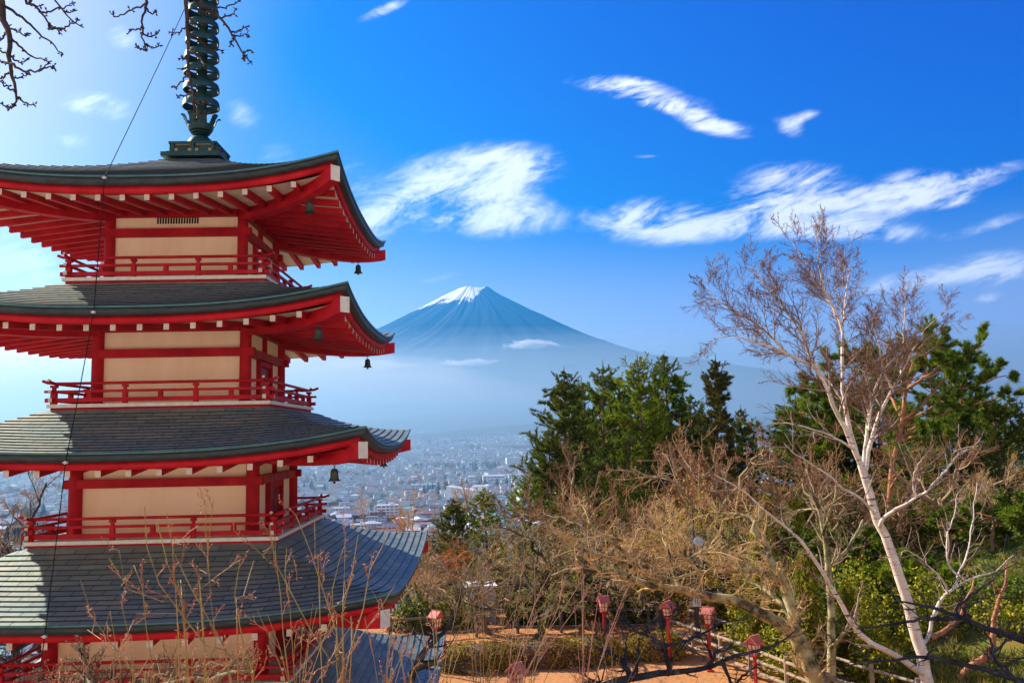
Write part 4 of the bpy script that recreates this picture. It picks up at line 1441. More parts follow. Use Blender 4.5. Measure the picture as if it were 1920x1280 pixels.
# low spreading pines on the hillside at the right
def low_pine(px, Y, top, seed, label, w=2.6, mat=None):
    o2 = gpt(px, Y)
    r = rng_(seed)
    h = max(1.2, at(px, top, Y).z - o2.z)
    P = [([(0, 0, -.2), (.1, 0, h * .5), (0.2, .1, h * .8)], .09, .04)]
    for j in range(9):
        a = 2 * math.pi * j / 9 + r.random()
        z = h * r.uniform(.3, .85)
        P.append(([(0.05, 0, z * .8), (math.cos(a) * w * .5, math.sin(a) * w * .5, z), (math.cos(a) * w, math.sin(a) * w, z + r.uniform(-.1, .3))], .05, .015))
    plant('pine_tree', o2, pads_mesh(P, mat or N_GREEN, B_REDPINE, seed + 1, 8, (0.25, 0.5), K=10, needle=(.14, .30)), label, 'pine', 'low spreading pines on the right-hand slope')


low_pine(1600, 39, 985, 51, 'low bright green pine left of the white birch trunk')
low_pine(1790, 42, 975, 52, 'wide low green pine right of the white birch trunk', 3.0)
low_pine(1900, 38, 985, 53, 'low green pine at the right edge above the orange leaf litter', 3.0)
low_pine(1700, 36, 1050, 54, 'low pine pad behind the middle of the birch trunk', 2.0, N_YELLOW)
low_pine(1560, 45, 905, 55, 'green pine pad high on the slope left of the birch', 2.8)
low_pine(1450, 48, 900, 56, 'yellowish low pine above the lichen-covered limb', 2.4, N_YELLOW)

# drooping cypresses behind the lichen-covered cherry
CYP = cypress_mesh(61, 7.0, 1.7, N_CYP)
for px, Y, top, lb, w in ((1420, 33, 985, 'yellow-green drooping cypress behind the crooked lichen trunk', 1.0), (1500, 31, 1030, 'yellow-green cypress behind the twin lichen trunks', 1.0), (1575, 32, 1090, 'yellow-green cypress just left of the birch base', 1.1), (1350, 42, 960, 'yellow-green cypress behind the round mirror pole', 1.0), (1480, 42, 940, 'olive cypress on the slope above the fence end', 1.2), (1650, 34, 1120, 'olive cypress behind the birch base', 1.2)):
    o2 = gpt(px, Y)
    h = at(px, top, Y).z - o2.z
    plant('cypress', o2, CYP, lb, 'cypress', 'drooping cypresses behind the fence', px * .01, (h / 7 * w, h / 7 * w, h / 7))

# ------------------------------------------------------------------ bare trees of the plaza edge
def bare_tree(px, Y, top, seed, tr, tw, label, wide=1.0, rz=0.0, sink=0.2, **kw):
    g_ = gpt(px, Y)
    h = max(1.2, at(px, top, Y).z - g_.z + sink)
    w = h * wide
    return plant('bare_tree', (g_.x, g_.y, g_.z - sink), bare(seed, tr, tw, **kw), label, 'tree', 'leafless trees round the plaza', rz, (w, w, h))


BT = [
    # px, Y, top, seed, trunk, twigs, label, wide, rz
    (795, 52, 868, 71, B_GREY, B_TAN, 'slender leafless tree with pale buds rising against the town', 0.75, 0.4),
    (838, 48, 968, 72, B_RUST, B_ORANGE, 'bushy tree in orange autumn twigs beside the lower roof corner', 1.25, 1.0),
    (885, 45, 1000, 73, B_GREY, B_GREY, 'grey bare tree behind the white hut', 1.5, 2.0),
    (955, 44, 985, 74, B_CHERRY, B_MOSS, 'broad mossy bare cherry under the small flat-topped pine', 1.6, 0.1),
    (1040, 41, 965, 75, B_CHERRY, B_GREY, 'wide grey bare cherry in front of the dark spruce', 1.7, 1.4),
    (1120, 40, 975, 71, B_CHERRY, B_TAN, 'tan bare cherry behind the leftmost lantern on the right', 1.7, 2.2),
    (1200, 42, 905, 74, B_GREY, B_RUST, 'tall rust-brown bare tree in the middle of the thicket', 1.35, 0.8),
    (1290, 44, 830, 75, B_GREY, B_RUST, 'rust-twigged bare tree below the brownish cedar', 1.0, 3.0),
    (1215, 50, 800, 73, B_GREY, B_RUST, 'rust-twigged bare tree in front of the yellow-green pine', 0.85, 1.7),
    (1120, 52, 830, 72, B_GREY, B_RUST, 'brown bare tree against the trunks of the conifer row', 0.8, 0.3),
    (1395, 46, 775, 71, B_GREY, B_RUST, 'rust-twigged bare tree left of the birch crown', 0.95, 4.0),
    (1480, 44, 800, 73, B_GREY, B_RUST, 'reddish bare tree behind the long left limb of the birch', 0.9, 5.0),
    (1770, 40, 775, 74, B_GREY, B_RUST, 'reddish bare tree in front of the outstretched pine limbs', 0.75, 2.5),
    (1850, 38, 850, 72, B_GREY, B_TAN, 'tan bare tree at the far right before the dark spruce', 0.75, 3.5),
    (1560, 43, 850, 75, B_GREY, B_RUST, 'bare tree between the lichen trunk and the birch', 0.9, 0.9),
    (1690, 41, 880, 71, B_GREY, B_RUST, 'bare tree right behind the upper birch trunk', 0.8, 1.5),
    (1330, 38, 930, 72, B_CHERRY, B_MOSS, 'bare tree with fine mossy twigs round the round mirror', 1.2, 2.9),
    (910, 38, 1040, 75, B_GREY, B_GREY, 'low bare tree at the left end of the rail fence', 1.5, 0.2),
    (1000, 37, 1010, 73, B_CHERRY, B_MOSS, 'low mossy bare tree behind the brownish hedge', 1.5, 3.3),
    (1225, 36, 1000, 75, B_CHERRY, B_GREY, 'low bare tree spreading behind the tall lantern', 1.5, 4.4),
    (770, 42, 1035, 73, B_GREY, B_TAN, 'low tan bare tree just right of the lower roof corner', 1.2, 1.2),
    (45, 36, 905, 74, B_DARK, B_GREY, 'dark bare tree left of the pagoda against the hazy town', 0.75, 1.9),
    (100, 44, 880, 72, B_DARK, B_GREY, 'fine-twigged dark tree close to the left edge of the third storey', 0.85, 0.6),
    (15, 27, 1185, 75, B_DARK, B_DARK, 'dark leaning bare tree at the lower left under the railing', 0.9, 2.8),
    (1430, 40, 930, 74, B_CHERRY, B_MOSS, 'bare tree in front of the yellowish low pine', 1.2, 1.1),
]
for px, Y, top, sd, tr, tw, lb, wd, rz in BT:
    bare_tree(px, Y, top, sd, tr, tw, lb, wd, rz, **({'fine': 1.0}))

# golden-leaved bushes
for n, (px, Y, top, rx, lb) in enumerate(((1290, 41, 880, 3.4, 'large golden bush below the row of conifers'), (1385, 42, 895, 3.0, 'golden bush left of the lichen-covered limb'),
                                          (1215, 42.5, 935, 2.2, 'golden bush behind the rust-brown bare tree'), (1345, 39, 985, 2.4, 'low golden bush behind the mirror pole'))):
    o2 = gpt(px, Y)
    h = at(px, top, Y).z - o2.z
    plant('golden_bush', o2, shrub_mesh(80 + n, rx, rx, h, 9000, B_GOLD, (0.035, 0.075)), lb, 'bush', 'golden bushes on the slope')

# evergreen shrubs showing through the thicket
for n, (px, Y, top, rx, mt_, lb) in enumerate(((1075, 41, 1075, 1.3, N_CYP, 'bright yellow-green shrub behind the long hedge'), (1010, 46, 965, 2.2, N_GREEN, 'dark green shrub at the foot of the dark spruce'), (1120, 45, 925, 2.4, N_GREEN, 'green shrub below the shaded spruce'),
                                               (935, 47, 985, 1.8, N_CYP, 'yellow-green shrub under the lone flat-topped pine'), (1235, 41, 1090, 1.2, N_GREEN, 'dark green shrub behind the tall lantern'), (1385, 37, 1040, 1.5, N_CYP, 'olive shrub left of the crooked lichen trunk'),
                                               (1545, 36, 1000, 1.6, N_GREEN, 'green shrub between the lichen trunk and the birch'), (1620, 30, 1080, 1.3, N_CYP, 'olive-yellow shrub beside the lower birch trunk'), (1730, 33, 1060, 1.7, N_CYP, 'yellow-green shrub right behind the birch trunk'),
                                               (1830, 33, 1040, 1.9, N_GREEN, 'green shrub right of the birch on the slope'), (1885, 31, 1110, 1.6, N_CYP, 'yellow-green shrub at the right edge above the litter'), (1470, 30.5, 1120, 1.2, N_CYP, 'olive shrub behind the crooked lichen trunk base'),
                                               (1660, 44, 930, 2.2, N_GREEN, 'green shrub high on the slope behind the birch'), (1540, 33, 1140, 1.3, N_CYP, 'olive shrub beside the straight lichen trunk'), (1900, 45, 930, 2.4, N_DARK, 'dark green shrub below the cut-off spruce'),
                                               (965, 48, 1010, 2.2, N_DARK, 'dark shrub deep in the thicket under the small pines'), (1060, 47, 1000, 2.4, N_DARK, 'dark shrub deep in the thicket left of the tan bare cherry'), (1160, 46, 985, 2.4, N_DARK, 'dark shrub deep in the thicket behind the farthest lantern'),
                                               (1250, 46, 1010, 2.0, N_CYP, 'olive shrub low in the thicket left of the mirror pole'), (1440, 46, 960, 2.4, N_GREEN, 'green shrub between the lichen limb and the olive cypress'), (1600, 46, 930, 2.2, N_DARK, 'dark shrub behind the fork of the birch'), (870, 47, 1010, 1.8, N_DARK, 'dark shrub right of the orange-twigged tree'),
                                               (770, 39.5, 1092, 1.4, N_DARK, 'dark shrub at the left end of the back fence'), (860, 39.8, 1088, 1.3, N_CYP, 'olive shrub left of the white hut by the back fence'), (975, 40.2, 1085, 1.5, N_DARK, 'dark shrub right of the white hut by the back fence'),
                                               (1050, 40, 1092, 1.4, N_DARK, 'dark shrub between the hut and the bright yellow-green shrub'), (1165, 40, 1088, 1.5, N_DARK, 'dark shrub just right of the farthest lantern'), (1195, 40.5, 1075, 1.2, N_CYP, 'yellow-green shrub between the two left lanterns of the right group'),
                                               (1445, 35.5, 1010, 1.5, N_CYP, 'olive shrub in front of the crooked lichen trunk'), (1335, 38.5, 1055, 1.3, N_CYP, 'olive shrub at the foot of the mirror pole'), (1510, 32.5, 1085, 1.3, N_CYP, 'yellow-green shrub between the lichen trunks'), (1395, 33.5, 1110, 1.1, N_CYP, 'olive shrub over the rail fence'),
                                               (1590, 34, 1010, 1.5, N_CYP, 'yellow-green shrub left of the middle birch trunk'), (1700, 38, 1000, 1.7, N_GREEN, 'green shrub right of the middle birch trunk'), (1260, 43, 990, 1.7, N_CYP, 'yellow-green shrub under the golden bush'),
                                               (1760, 44, 905, 2.4, N_DARK, 'dark shrub under the outstretched pine limbs'), (1830, 44, 900, 2.2, N_GREEN, 'green shrub under the outermost pine limb'), (1510, 44, 985, 2.0, N_DARK, 'dark shrub right of the crooked lichen trunk'))):
    o2 = gpt(px, Y)
    h = max(.8, at(px, top, Y).z - o2.z)
    plant('shrub', o2, shrub_mesh(140 + n, rx, rx, h, 3600, mt_, (0.04, 0.10)), lb, 'shrub', 'evergreen shrubs on the slope', n * .7)

# clipped hedges on the plaza
for n, (px, Y, rx, ry, h, lb) in enumerate(((1090, 33.5, 1.5, 0.9, 0.95, 'long clipped yellowish hedge left of the tall lantern'), (1215, 33.8, 1.2, 0.9, 0.95, 'rounded clipped hedge right behind the tall lantern'),
                                            (1000, 33, 1.7, 0.9, 0.9, 'brownish clipped hedge in the middle of the plaza'), (890, 32.5, 1.6, 0.9, 0.95, 'olive-brown hedge near the roof corner lantern'))):
    o2 = gpt(px, Y)
    r = rng_(90 + n)
    P = norm(r.normal(size=(5200, 3)))
    P[:, 2] = np.abs(P[:, 2])
    P = np.sign(P) * np.abs(P) ** 0.7
    P = P * r.uniform(.86, 1.0, (5200, 1)) * np.array([rx, ry, h])
    V, Q = leaves(P, (0.025, 0.06), r, nrm=norm(P) * 1.2)
    core = MB(); core.lathe([(0.86, 0.0), (0.88, 0.35), (0.74, 0.7), (0.4, 0.86), (0, 0.9)], 20)
    cm_ = core.mesh('branches', B_CONIF, True)
    o_ = plant('clipped_hedge', o2, [('foliage', np_mesh('foliage', V, [Q], N_HEDGE if n != 2 else M('brown_hedge_leaf', (0.14, 0.07, 0.012), (0.34, 0.20, 0.03), scale=1.4, rough=0.7, island=0.5, trans=0.2)))], lb, 'hedge', 'clipped hedges on the plaza')
    c_ = link('branches', cm_, o_); c_.scale = (rx, ry, h)


# leaf litter, grass and brush on the wooded slope
def undergrowth():
    r = rng_(120)
    n = 26000
    x = r.uniform(8.5, 42, n); y = r.uniform(20, 62, n)
    k = (x > 9.6 + (35 - y) * 0.35 * (y < 38)) & (np.abs(x - 13) + 0 < 40)
    x, y = x[k], y[k]
    cl = fbm(x * .35, y * .35, 3, 9)
    k = cl > 0.43
    x, y, cl = x[k], y[k], cl[k]
    P = np.stack([x, y, gz(x, y) + 0.05], -1)
    V, T = tufts(P, np.tile([[0, 0, 1.0]], (len(P), 1)), 9, (0.18, 0.55), 0.05, r, spread=0.5, up=.2)
    tag(link('undergrowth', np_mesh('undergrowth', V, [T], M('undergrowth_leaf', (0.07, 0.13, 0.012), (0.30, 0.22, 0.03), scale=.3, rough=.8, island=.45, trans=.3, c3=(0.42, 0.18, 0.05)))), kind='stuff')
    P = np.stack([r.uniform(-9, 12, 9000), r.uniform(21, 43, 9000)], -1)
    z = gz(P[:, 0], P[:, 1]) + 0.012
    V, Q = leaves(np.column_stack([P, z]), (0.025, 0.06), r, nrm=np.array([0, 0, 3.0]))
    tag(link('fallen_leaves', np_mesh('fallen_leaves', V, [Q], M('fallen_leaf', (0.34, 0.12, 0.03), (0.60, 0.30, 0.10), scale=1, rough=.8, island=.8))), kind='stuff')


undergrowth()

# ------------------------------------------------------------------ white birch
def Z(lst, ox, oy, sc):
    return [(ox + x / sc, oy + y / sc) for x, y in lst]


YB = 25.0
org = gpt(1752, YB); org.z -= 0.3
TPX = [(1752, 1340), (1733, 1250), (1707, 1150), (1686, 1080), (1666, 1020), (1645, 970), (1628, 915), (1614, 870)]
MAIN = [
    # (pixels, depth change, r0, r1)
    ([(1614, 870), (1600, 838), (1582, 795), (1560, 752), (1540, 705), (1525, 688), (1480, 666), (1436, 647), (1400, 635), (1365, 628), (1330, 640)], -2.0, 0.084, 0.010),
    ([(1538, 702), (1516, 660), (1500, 620), (1475, 585), (1448, 550), (1420, 515), (1398, 505)], -1.0, 0.056, 0.010),
    ([(1478, 665), (1440, 625), (1405, 600), (1372, 580), (1340, 560), (1318, 520)], 1.0, 0.044, 0.008),
    ([(1606, 850), (1590, 790), (1582, 740), (1579, 672), (1580, 620), (1566, 585), (1550, 550), (1522, 510), (1495, 470), (1478, 445)], 1.0, 0.080, 0.008),
    ([(1580, 618), (1585, 560), (1590, 520), (1596, 490)], 2.0, 0.040, 0.008),
    ([(1568, 590), (1545, 540), (1535, 490), (1530, 440)], -1.0, 0.040, 0.006),
    ([(1618, 880), (1625, 820), (1628, 780), (1637, 740), (1645, 715), (1660, 690), (1690, 660), (1712, 640)], 1.5, 0.060, 0.008),
    ([(1630, 800), (1632, 750), (1620, 700), (1606, 690)], -1.5, 0.040, 0.010),
    ([(1622, 900), (1628, 850), (1640, 800), (1660, 755), (1688, 705), (1706, 668), (1730, 625), (1752, 600), (1776, 585)], 2.0, 0.076, 0.007),
    ([(1690, 700), (1694, 660), (1694, 620), (1698, 575), (1700, 555)], 1.0, 0.040, 0.006),
    ([(1672, 730), (1655, 690), (1648, 650), (1640, 615), (1630, 590)], -2.0, 0.040, 0.006),
    ([(1600, 842), (1565, 820), (1540, 810), (1510, 800), (1480, 795), (1440, 790)], -2.0, 0.040, 0.010),
    ([(1650, 985), (1660, 968), (1684, 952), (1718, 932), (1742, 916), (1760, 895)], -1.5, 0.060, 0.016),
    ([(1742, 916), (1775, 880), (1800, 850), (1830, 835)], 1.0, 0.036, 0.008),
    ([(1718, 932), (1712, 900), (1722, 870), (1738, 850)], -1.0, 0.028, 0.006),
    ([(1640, 960), (1610, 930), (1580, 915), (1555, 890), (1520, 870), (1490, 850), (1470, 830)], -3.0, 0.048, 0.010),
    ([(1735, 1265), (1690, 1235), (1624, 1200), (1588, 1150), (1558, 1095), (1535, 1060), (1502, 1015), (1470, 983), (1440, 962), (1395, 920), (1340, 890)], -2.0, 0.092, 0.012),
    ([(1740, 1200), (1752, 1146), (1780, 1108), (1825, 1084), (1865, 1070), (1900, 1040)], 2.0, 0.060, 0.010),
    ([(1812, 1088), (1785, 1068), (1775, 1040), (1778, 1000), (1790, 960), (1795, 925)], 1.0, 0.040, 0.008),
    ([(1790, 1104), (1800, 1070), (1814, 1040), (1820, 1000), (1826, 950), (1832, 905)], 1.5, 0.036, 0.008),
    ([(1778, 1110), (1765, 1085), (1730, 1050), (1700, 1030), (1690, 1040)], -1.0, 0.032, 0.008),
]
RX_ = np.random.default_rng(3)
L0 = limbs(local(attach([(TPX, 0.0, .185, .105)] + MAIN, YB), org), 18, 0.012, RX_)
up_ids = [1, 2, 3, 4, 5, 6, 7, 8, 9, 10, 11]
hi = (L0[0][up_ids], L0[1][up_ids])
lo_ids = [12, 13, 14, 15, 16, 17, 18, 19, 20, 21]
lw = (L0[0][lo_ids], L0[1][lo_ids])
H1 = spawn(hi, 20, 0.18, 1.0, (0.9, 2.1), (25, 62), 8, 0.5, RX_, up=0.05, wig=0.11, taper=0.48, rel=False, rmin=0.009)
H2 = spawn(H1, 10, 0.1, 1.0, (0.30, 0.62), (22, 55), 6, 0.6, RX_, up=0.05, wig=0.14, rmin=0.006)
H3 = spawn(H2, 9, 0.1, 1.0, (0.25, 0.6), (20, 60), 4, 0.7, RX_, up=0.03, wig=0.16, rmin=0.0042)
G1 = spawn(lw, 10, 0.2, 1.0, (0.7, 1.5), (25, 60), 7, 0.5, RX_, up=0.07, wig=0.13, taper=0.3, rel=False, rmin=0.010)
G2 = spawn(G1, 6, 0.1, 1.0, (0.30, 0.6), (25, 60), 5, 0.6, RX_, up=0.04, wig=0.15, rmin=0.007)
B_BIRCHBR = M('birch_branch', (0.22, 0.13, 0.10), (0.46, 0.36, 0.30), scale=1.2, rough=0.8)
BIRCH = empty('birch_tree', org)
tag(BIRCH, 'tall white-barked birch with fine bare reddish twigs, forked in several limbs', 'birch')
link('trunk', tube_mesh('trunk', [(L0[0], L0[1], 10)], B_BIRCH), BIRCH)
link('branches', tube_mesh('branches', [(*H1, 5), (*G1, 5)], B_BIRCHBR), BIRCH)
link('twigs', tube_mesh('twigs', [(*H2, 3), (*H3, 3), (*G2, 3)], B_BIRCHTW), BIRCH)
# hanging catkins
P, D = points_along(H3, 1, RX_, 0.5)
sel = RX_.random(len(P)) < 0.22
P = P[sel]
V, T = tufts(P, np.tile([[0, 0, -1.0]], (len(P), 1)), 1, (0.05, 0.09), 0.022, RX_, spread=0.25, up=-0.4)
link('catkins', np_mesh('catkins', V, [T], B_RUST), BIRCH)

# ------------------------------------------------------------------ big lichen-covered cherry with the long limb
def hand_tree(name, Y, base, polys, bark, twig, label, cat, seed, levels=(9, 6, 5), jit=0.012, len1=(0.5, 1.3), tw=(0.009, 0.006, 0.005), angle=(25, 70), up=0.05, n=16, trunk_sides=9, budmat=None, t0=0.15):
    org = base if isinstance(base, Vector) else gpt(base, Y)
    org = org.copy(); org.z -= 0.3
    r = rng_(seed)
    L0 = limbs(local(attach(polys, Y), org), n, jit, r)
    o = empty(name, org)
    tag(o, label, cat)
    link('trunk', tube_mesh('trunk', [(*L0, trunk_sides)], bark), o)
    ls = []
    L1 = spawn(L0, levels[0], t0, 1.0, len1, angle, 7, 0.45, r, up=up, wig=0.16, taper=0.3, rel=False, rmin=tw[0])
    ls.append((*L1, 4))
    L2 = spawn(L1, levels[1], 0.1, 1.0, (0.3, 0.65), angle, 5, 0.6, r, up=up, wig=0.18, rmin=tw[1])
    ls.append((*L2, 3))
    last = L2
    if len(levels) > 2 and levels[2]:
        L3 = spawn(L2, levels[2], 0.1, 1.0, (0.3, 0.65), angle, 4, 0.7, r, up=up, wig=0.18, rmin=tw[2])
        ls.append((*L3, 3)); last = L3
    link('twigs', tube_mesh('twigs', ls, twig), o)
    if budmat:
        P, D = points_along(last, 1, r, 0.7)
        V, T = tufts(P, D, 2, (0.012, 0.026), 0.012, r, spread=0.4)
        link('buds', np_mesh('buds', V, [T], budmat), o)
    return o


z6 = lambda l: Z(l, 1080, 960, 4.0)
hand_tree('cherry_tree', 27.0, gpt(1535, 27), [
    (z6([(1830, 1400), (1780, 1200), (1720, 1060), (1650, 930), (1600, 860)]), 0, .30, .23),
    (z6([(1600, 870), (1450, 790), (1300, 712), (1150, 655), (950, 620), (780, 580), (640, 560), (500, 530), (400, 490), (300, 444), (150, 440), (20, 428), (-90, 440), (-180, 480)]), 1.5, .19, .05),
    (z6([(1630, 880), (1640, 780), (1600, 660), (1545, 510), (1480, 400), (1440, 320), (1425, 250), (1345, 160), (1335, 100), (1370, 40), (1385, -40)]), 1.0, .20, .07),
    (z6([(1560, 545), (1470, 480), (1400, 455), (1300, 430), (1150, 440), (1000, 436), (880, 460), (780, 488), (620, 488)]), -1.5, .11, .03),
    (z6([(1420, 250), (1330, 60), (1240, 20), (1100, 10), (960, -10)]), 1.5, .085, .03),
    (z6([(640, 550), (520, 455), (380, 310), (240, 200), (100, 95), (-20, -20), (-100, -90)]), -1.5, .085, .02),
    (z6([(775, 570), (745, 480), (715, 380), (685, 260), (680, 180), (710, 80), (730, -10)]), 1.0, .075, .025),
    (z6([(680, 190), (600, 160), (480, 190), (380, 240)]), -1.0, .04, .012),
    (z6([(895, 415), (860, 360), (825, 340), (800, 250), (760, 170), (720, 90)]), -1.0, .06, .02),
    (z6([(860, 345), (940, 300), (1040, 275), (1160, 290), (1220, 330)]), 1.0, .06, .03),
    (z6([(300, 444), (230, 330), (120, 300), (20, 240), (-80, 200)]), 1.0, .045, .012),
    (z6([(1650, 900), (1560, 700), (1440, 600), (1340, 540), (1250, 500)]), 2.5, .11, .03),
], B_LICHEN, B_TAN, 'lichen-covered cherry tree stretching one long bent limb leftward over the lanterns', 'cherry tree', 101, (13, 8, 6), len1=(0.6, 1.7))

z7 = lambda l: Z(l, 1440, 900, 3.369)
hand_tree('cherry_tree', 28.5, gpt(1562, 28.5), [
    (z7([(410, 1400), (402, 1180), (400, 1000), (396, 820), (388, 660), (372, 460), (350, 320), (325, 180), (290, 100), (245, 30)]), 0, .16, .06),
    (z7([(375, 560), (440, 500), (510, 420), (560, 330), (600, 250)]), 2, .085, .03),
    (z7([(405, 1050), (470, 980), (510, 900), (520, 850)]), -1, .07, .03),
    (z7([(330, 190), (290, 180), (200, 190), (100, 210)]), 2, .05, .02),
    (z7([(350, 330), (380, 230), (420, 120), (430, 20)]), -1, .06, .02),
], B_LICHEN, B_GREY, 'straight grey lichen trunk of a cherry between the crooked cherry and the birch', 'cherry tree', 103, (9, 6, 5))

hand_tree('red_pine', 29.0, gpt(1795, 29), [
    (z7([(1180, 1340), (1250, 1210), (1330, 1140), (1400, 1090), (1425, 1000), (1430, 880), (1460, 760), (1500, 640), (1510, 520)]), 0, .15, .03),
    (z7([(1020, 1000), (1100, 960), (1200, 880), (1240, 780), (1290, 680), (1300, 600)]), 2, .10, .02),
], B_REDPINE, B_RUST, 'leaning orange-barked pine trunk at the lower right corner', 'pine', 105, (7, 5, 3))

# dark limbs in front at the lower right
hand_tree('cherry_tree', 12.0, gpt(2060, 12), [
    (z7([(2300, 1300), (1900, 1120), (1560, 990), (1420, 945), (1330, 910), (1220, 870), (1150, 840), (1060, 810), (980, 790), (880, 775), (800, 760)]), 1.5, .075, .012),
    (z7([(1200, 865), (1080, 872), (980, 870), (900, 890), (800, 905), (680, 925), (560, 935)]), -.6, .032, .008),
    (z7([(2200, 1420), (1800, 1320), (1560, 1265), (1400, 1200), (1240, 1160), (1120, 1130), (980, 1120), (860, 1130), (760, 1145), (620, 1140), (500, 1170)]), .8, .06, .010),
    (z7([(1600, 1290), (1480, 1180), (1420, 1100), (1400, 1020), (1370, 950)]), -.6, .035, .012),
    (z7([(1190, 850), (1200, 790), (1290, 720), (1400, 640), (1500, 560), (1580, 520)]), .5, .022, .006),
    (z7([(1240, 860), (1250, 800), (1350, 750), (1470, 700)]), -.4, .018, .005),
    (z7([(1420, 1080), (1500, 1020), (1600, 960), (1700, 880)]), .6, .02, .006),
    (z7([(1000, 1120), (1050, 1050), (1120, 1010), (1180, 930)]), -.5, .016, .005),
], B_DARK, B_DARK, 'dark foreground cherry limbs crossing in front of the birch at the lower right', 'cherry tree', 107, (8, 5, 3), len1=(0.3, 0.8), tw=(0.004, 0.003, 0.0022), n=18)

# dark crooked cherry low in front of the lanterns
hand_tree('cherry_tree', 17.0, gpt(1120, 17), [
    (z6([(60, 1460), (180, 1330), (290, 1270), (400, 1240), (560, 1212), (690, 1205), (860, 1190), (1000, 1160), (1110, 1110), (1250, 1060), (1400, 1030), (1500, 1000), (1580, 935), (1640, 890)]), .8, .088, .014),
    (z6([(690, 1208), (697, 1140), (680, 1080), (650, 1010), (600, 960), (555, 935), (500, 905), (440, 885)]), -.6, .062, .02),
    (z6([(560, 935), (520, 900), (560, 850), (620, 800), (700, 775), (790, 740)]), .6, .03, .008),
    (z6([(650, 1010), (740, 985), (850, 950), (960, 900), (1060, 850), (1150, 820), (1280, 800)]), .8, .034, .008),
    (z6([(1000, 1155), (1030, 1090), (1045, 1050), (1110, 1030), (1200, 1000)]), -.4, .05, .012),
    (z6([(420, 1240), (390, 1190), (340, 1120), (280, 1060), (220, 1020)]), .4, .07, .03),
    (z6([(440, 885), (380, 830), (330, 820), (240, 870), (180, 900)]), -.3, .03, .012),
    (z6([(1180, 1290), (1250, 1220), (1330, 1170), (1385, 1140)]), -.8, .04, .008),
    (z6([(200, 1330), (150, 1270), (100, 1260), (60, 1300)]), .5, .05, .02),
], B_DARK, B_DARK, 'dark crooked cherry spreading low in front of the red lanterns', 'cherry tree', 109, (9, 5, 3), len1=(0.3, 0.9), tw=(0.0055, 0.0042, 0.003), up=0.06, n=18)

# dark crooked limbs low beside the lowest roof
z3 = lambda l: Z(l, 720, 960, 4.0)
hand_tree('cherry_tree', 15.5, gpt(770, 15.5), [
    (z3([(140, 1420), (210, 1240), (240, 1160), (300, 1050), (380, 960), (470, 880), (560, 850)]), .6, .085, .025),
    (z3([(230, 1160), (330, 1140), (430, 1130), (540, 1160), (640, 1190), (760, 1210)]), -.4, .06, .014),
    (z3([(380, 960), (300, 900), (180, 870), (60, 880)]), .5, .035, .010),
    (z3([(470, 880), (500, 780), (560, 700), (580, 600)]), .6, .03, .006),
], B_CHERRY, B_DARK, 'dark crooked cherry trunk against the lowest green roof', 'cherry tree', 111, (8, 5, 3), len1=(0.3, 0.8), tw=(0.005, 0.004, 0.003), n=16)

# pale lichen twigs at the lower left
z7b = lambda l: Z(l, 0, 960, 4.0)
hand_tree('cherry_tree', 10.0, gpt(230, 10), [
    (z7b([(900, 1500), (760, 1330), (680, 1270), (600, 1230), (520, 1220), (420, 1230)]), .4, .05, .008),
    (z7b([(640, 1240), (660, 1160), (610, 1110), (620, 1060)]), .3, .018, .006),
    (z7b([(800, 1360), (1000, 1280), (1200, 1220), (1320, 1180), (1460, 1150), (1560, 1140)]), .5, .035, .006),
    (z7b([(900, 1420), (1150, 1330), (1350, 1260), (1560, 1230), (1760, 1200), (1920, 1180)]), -.4, .035, .006),
    (z7b([(1000, 1400), (1200, 1320), (1250, 1200), (1280, 1130)]), .4, .028, .005),
    (z7b([(700, 1340), (500, 1300), (300, 1290), (150, 1310)]), -.3, .03, .006),
    (z7b([(1500, 1400), (1650, 1250), (1750, 1170), (1840, 1110)]), .4, .022, .005),
], B_LICHEN, B_CHERRY, 'lichen-grey budding cherry tips along the lower left edge', 'cherry tree', 113, (14, 6, 2), len1=(0.15, 0.45), tw=(0.0042, 0.0035, 0.003), n=14, budmat=BUD, up=0.12, t0=0.05)


# ------------------------------------------------------------------ olive-stemmed saplings in the foreground
def sapling(Y, base_px, stems, label, seed, dens=(9, 5), stem=B_OLIVE, twig=B_REDTW, len1=(0.15, 0.5), r0=0.02):
    org = gpt(base_px, Y); org.z -= 0.2
    r = rng_(seed)
    ps = attach([(p, r.uniform(-.5, .5), a * r0, b * r0) for p, a, b in stems], Y)
    ps = [([org.lerp(P[0], 0.0)] + P if (P[0] - org).length > .4 else P, a, b) for P, a, b in ps]
    L0 = limbs(local(ps, org), 18, 0.008, r)
    L1 = spawn(L0, dens[0], 0.35, 1.0, len1, (20, 50), 7, 0.6, r, up=0.10, wig=0.13, taper=0.35, rel=False, rmin=0.0042)
    L2 = spawn(L1, dens[1], 0.2, 1.0, (0.18, 0.5), (25, 60), 4, 0.7, r, up=0.08, wig=0.18, rmin=0.0032)
    o = empty('sapling', org)
    tag(o, label, 'sapling', 'bare saplings in the foreground')
    link('stems', tube_mesh('stems', [(*L0, 7)], stem), o)
    link('twigs', tube_mesh('twigs', [(*L1, 5), (*L2, 4)], twig), o)
    P, D = points_along(L2, 1, r, 0.75)
    V, T = tufts(P, D, 3, (0.014, 0.032), 0.013, r, spread=0.5)
    link('buds', np_mesh('buds', V, [T], BUD), o)
    return o


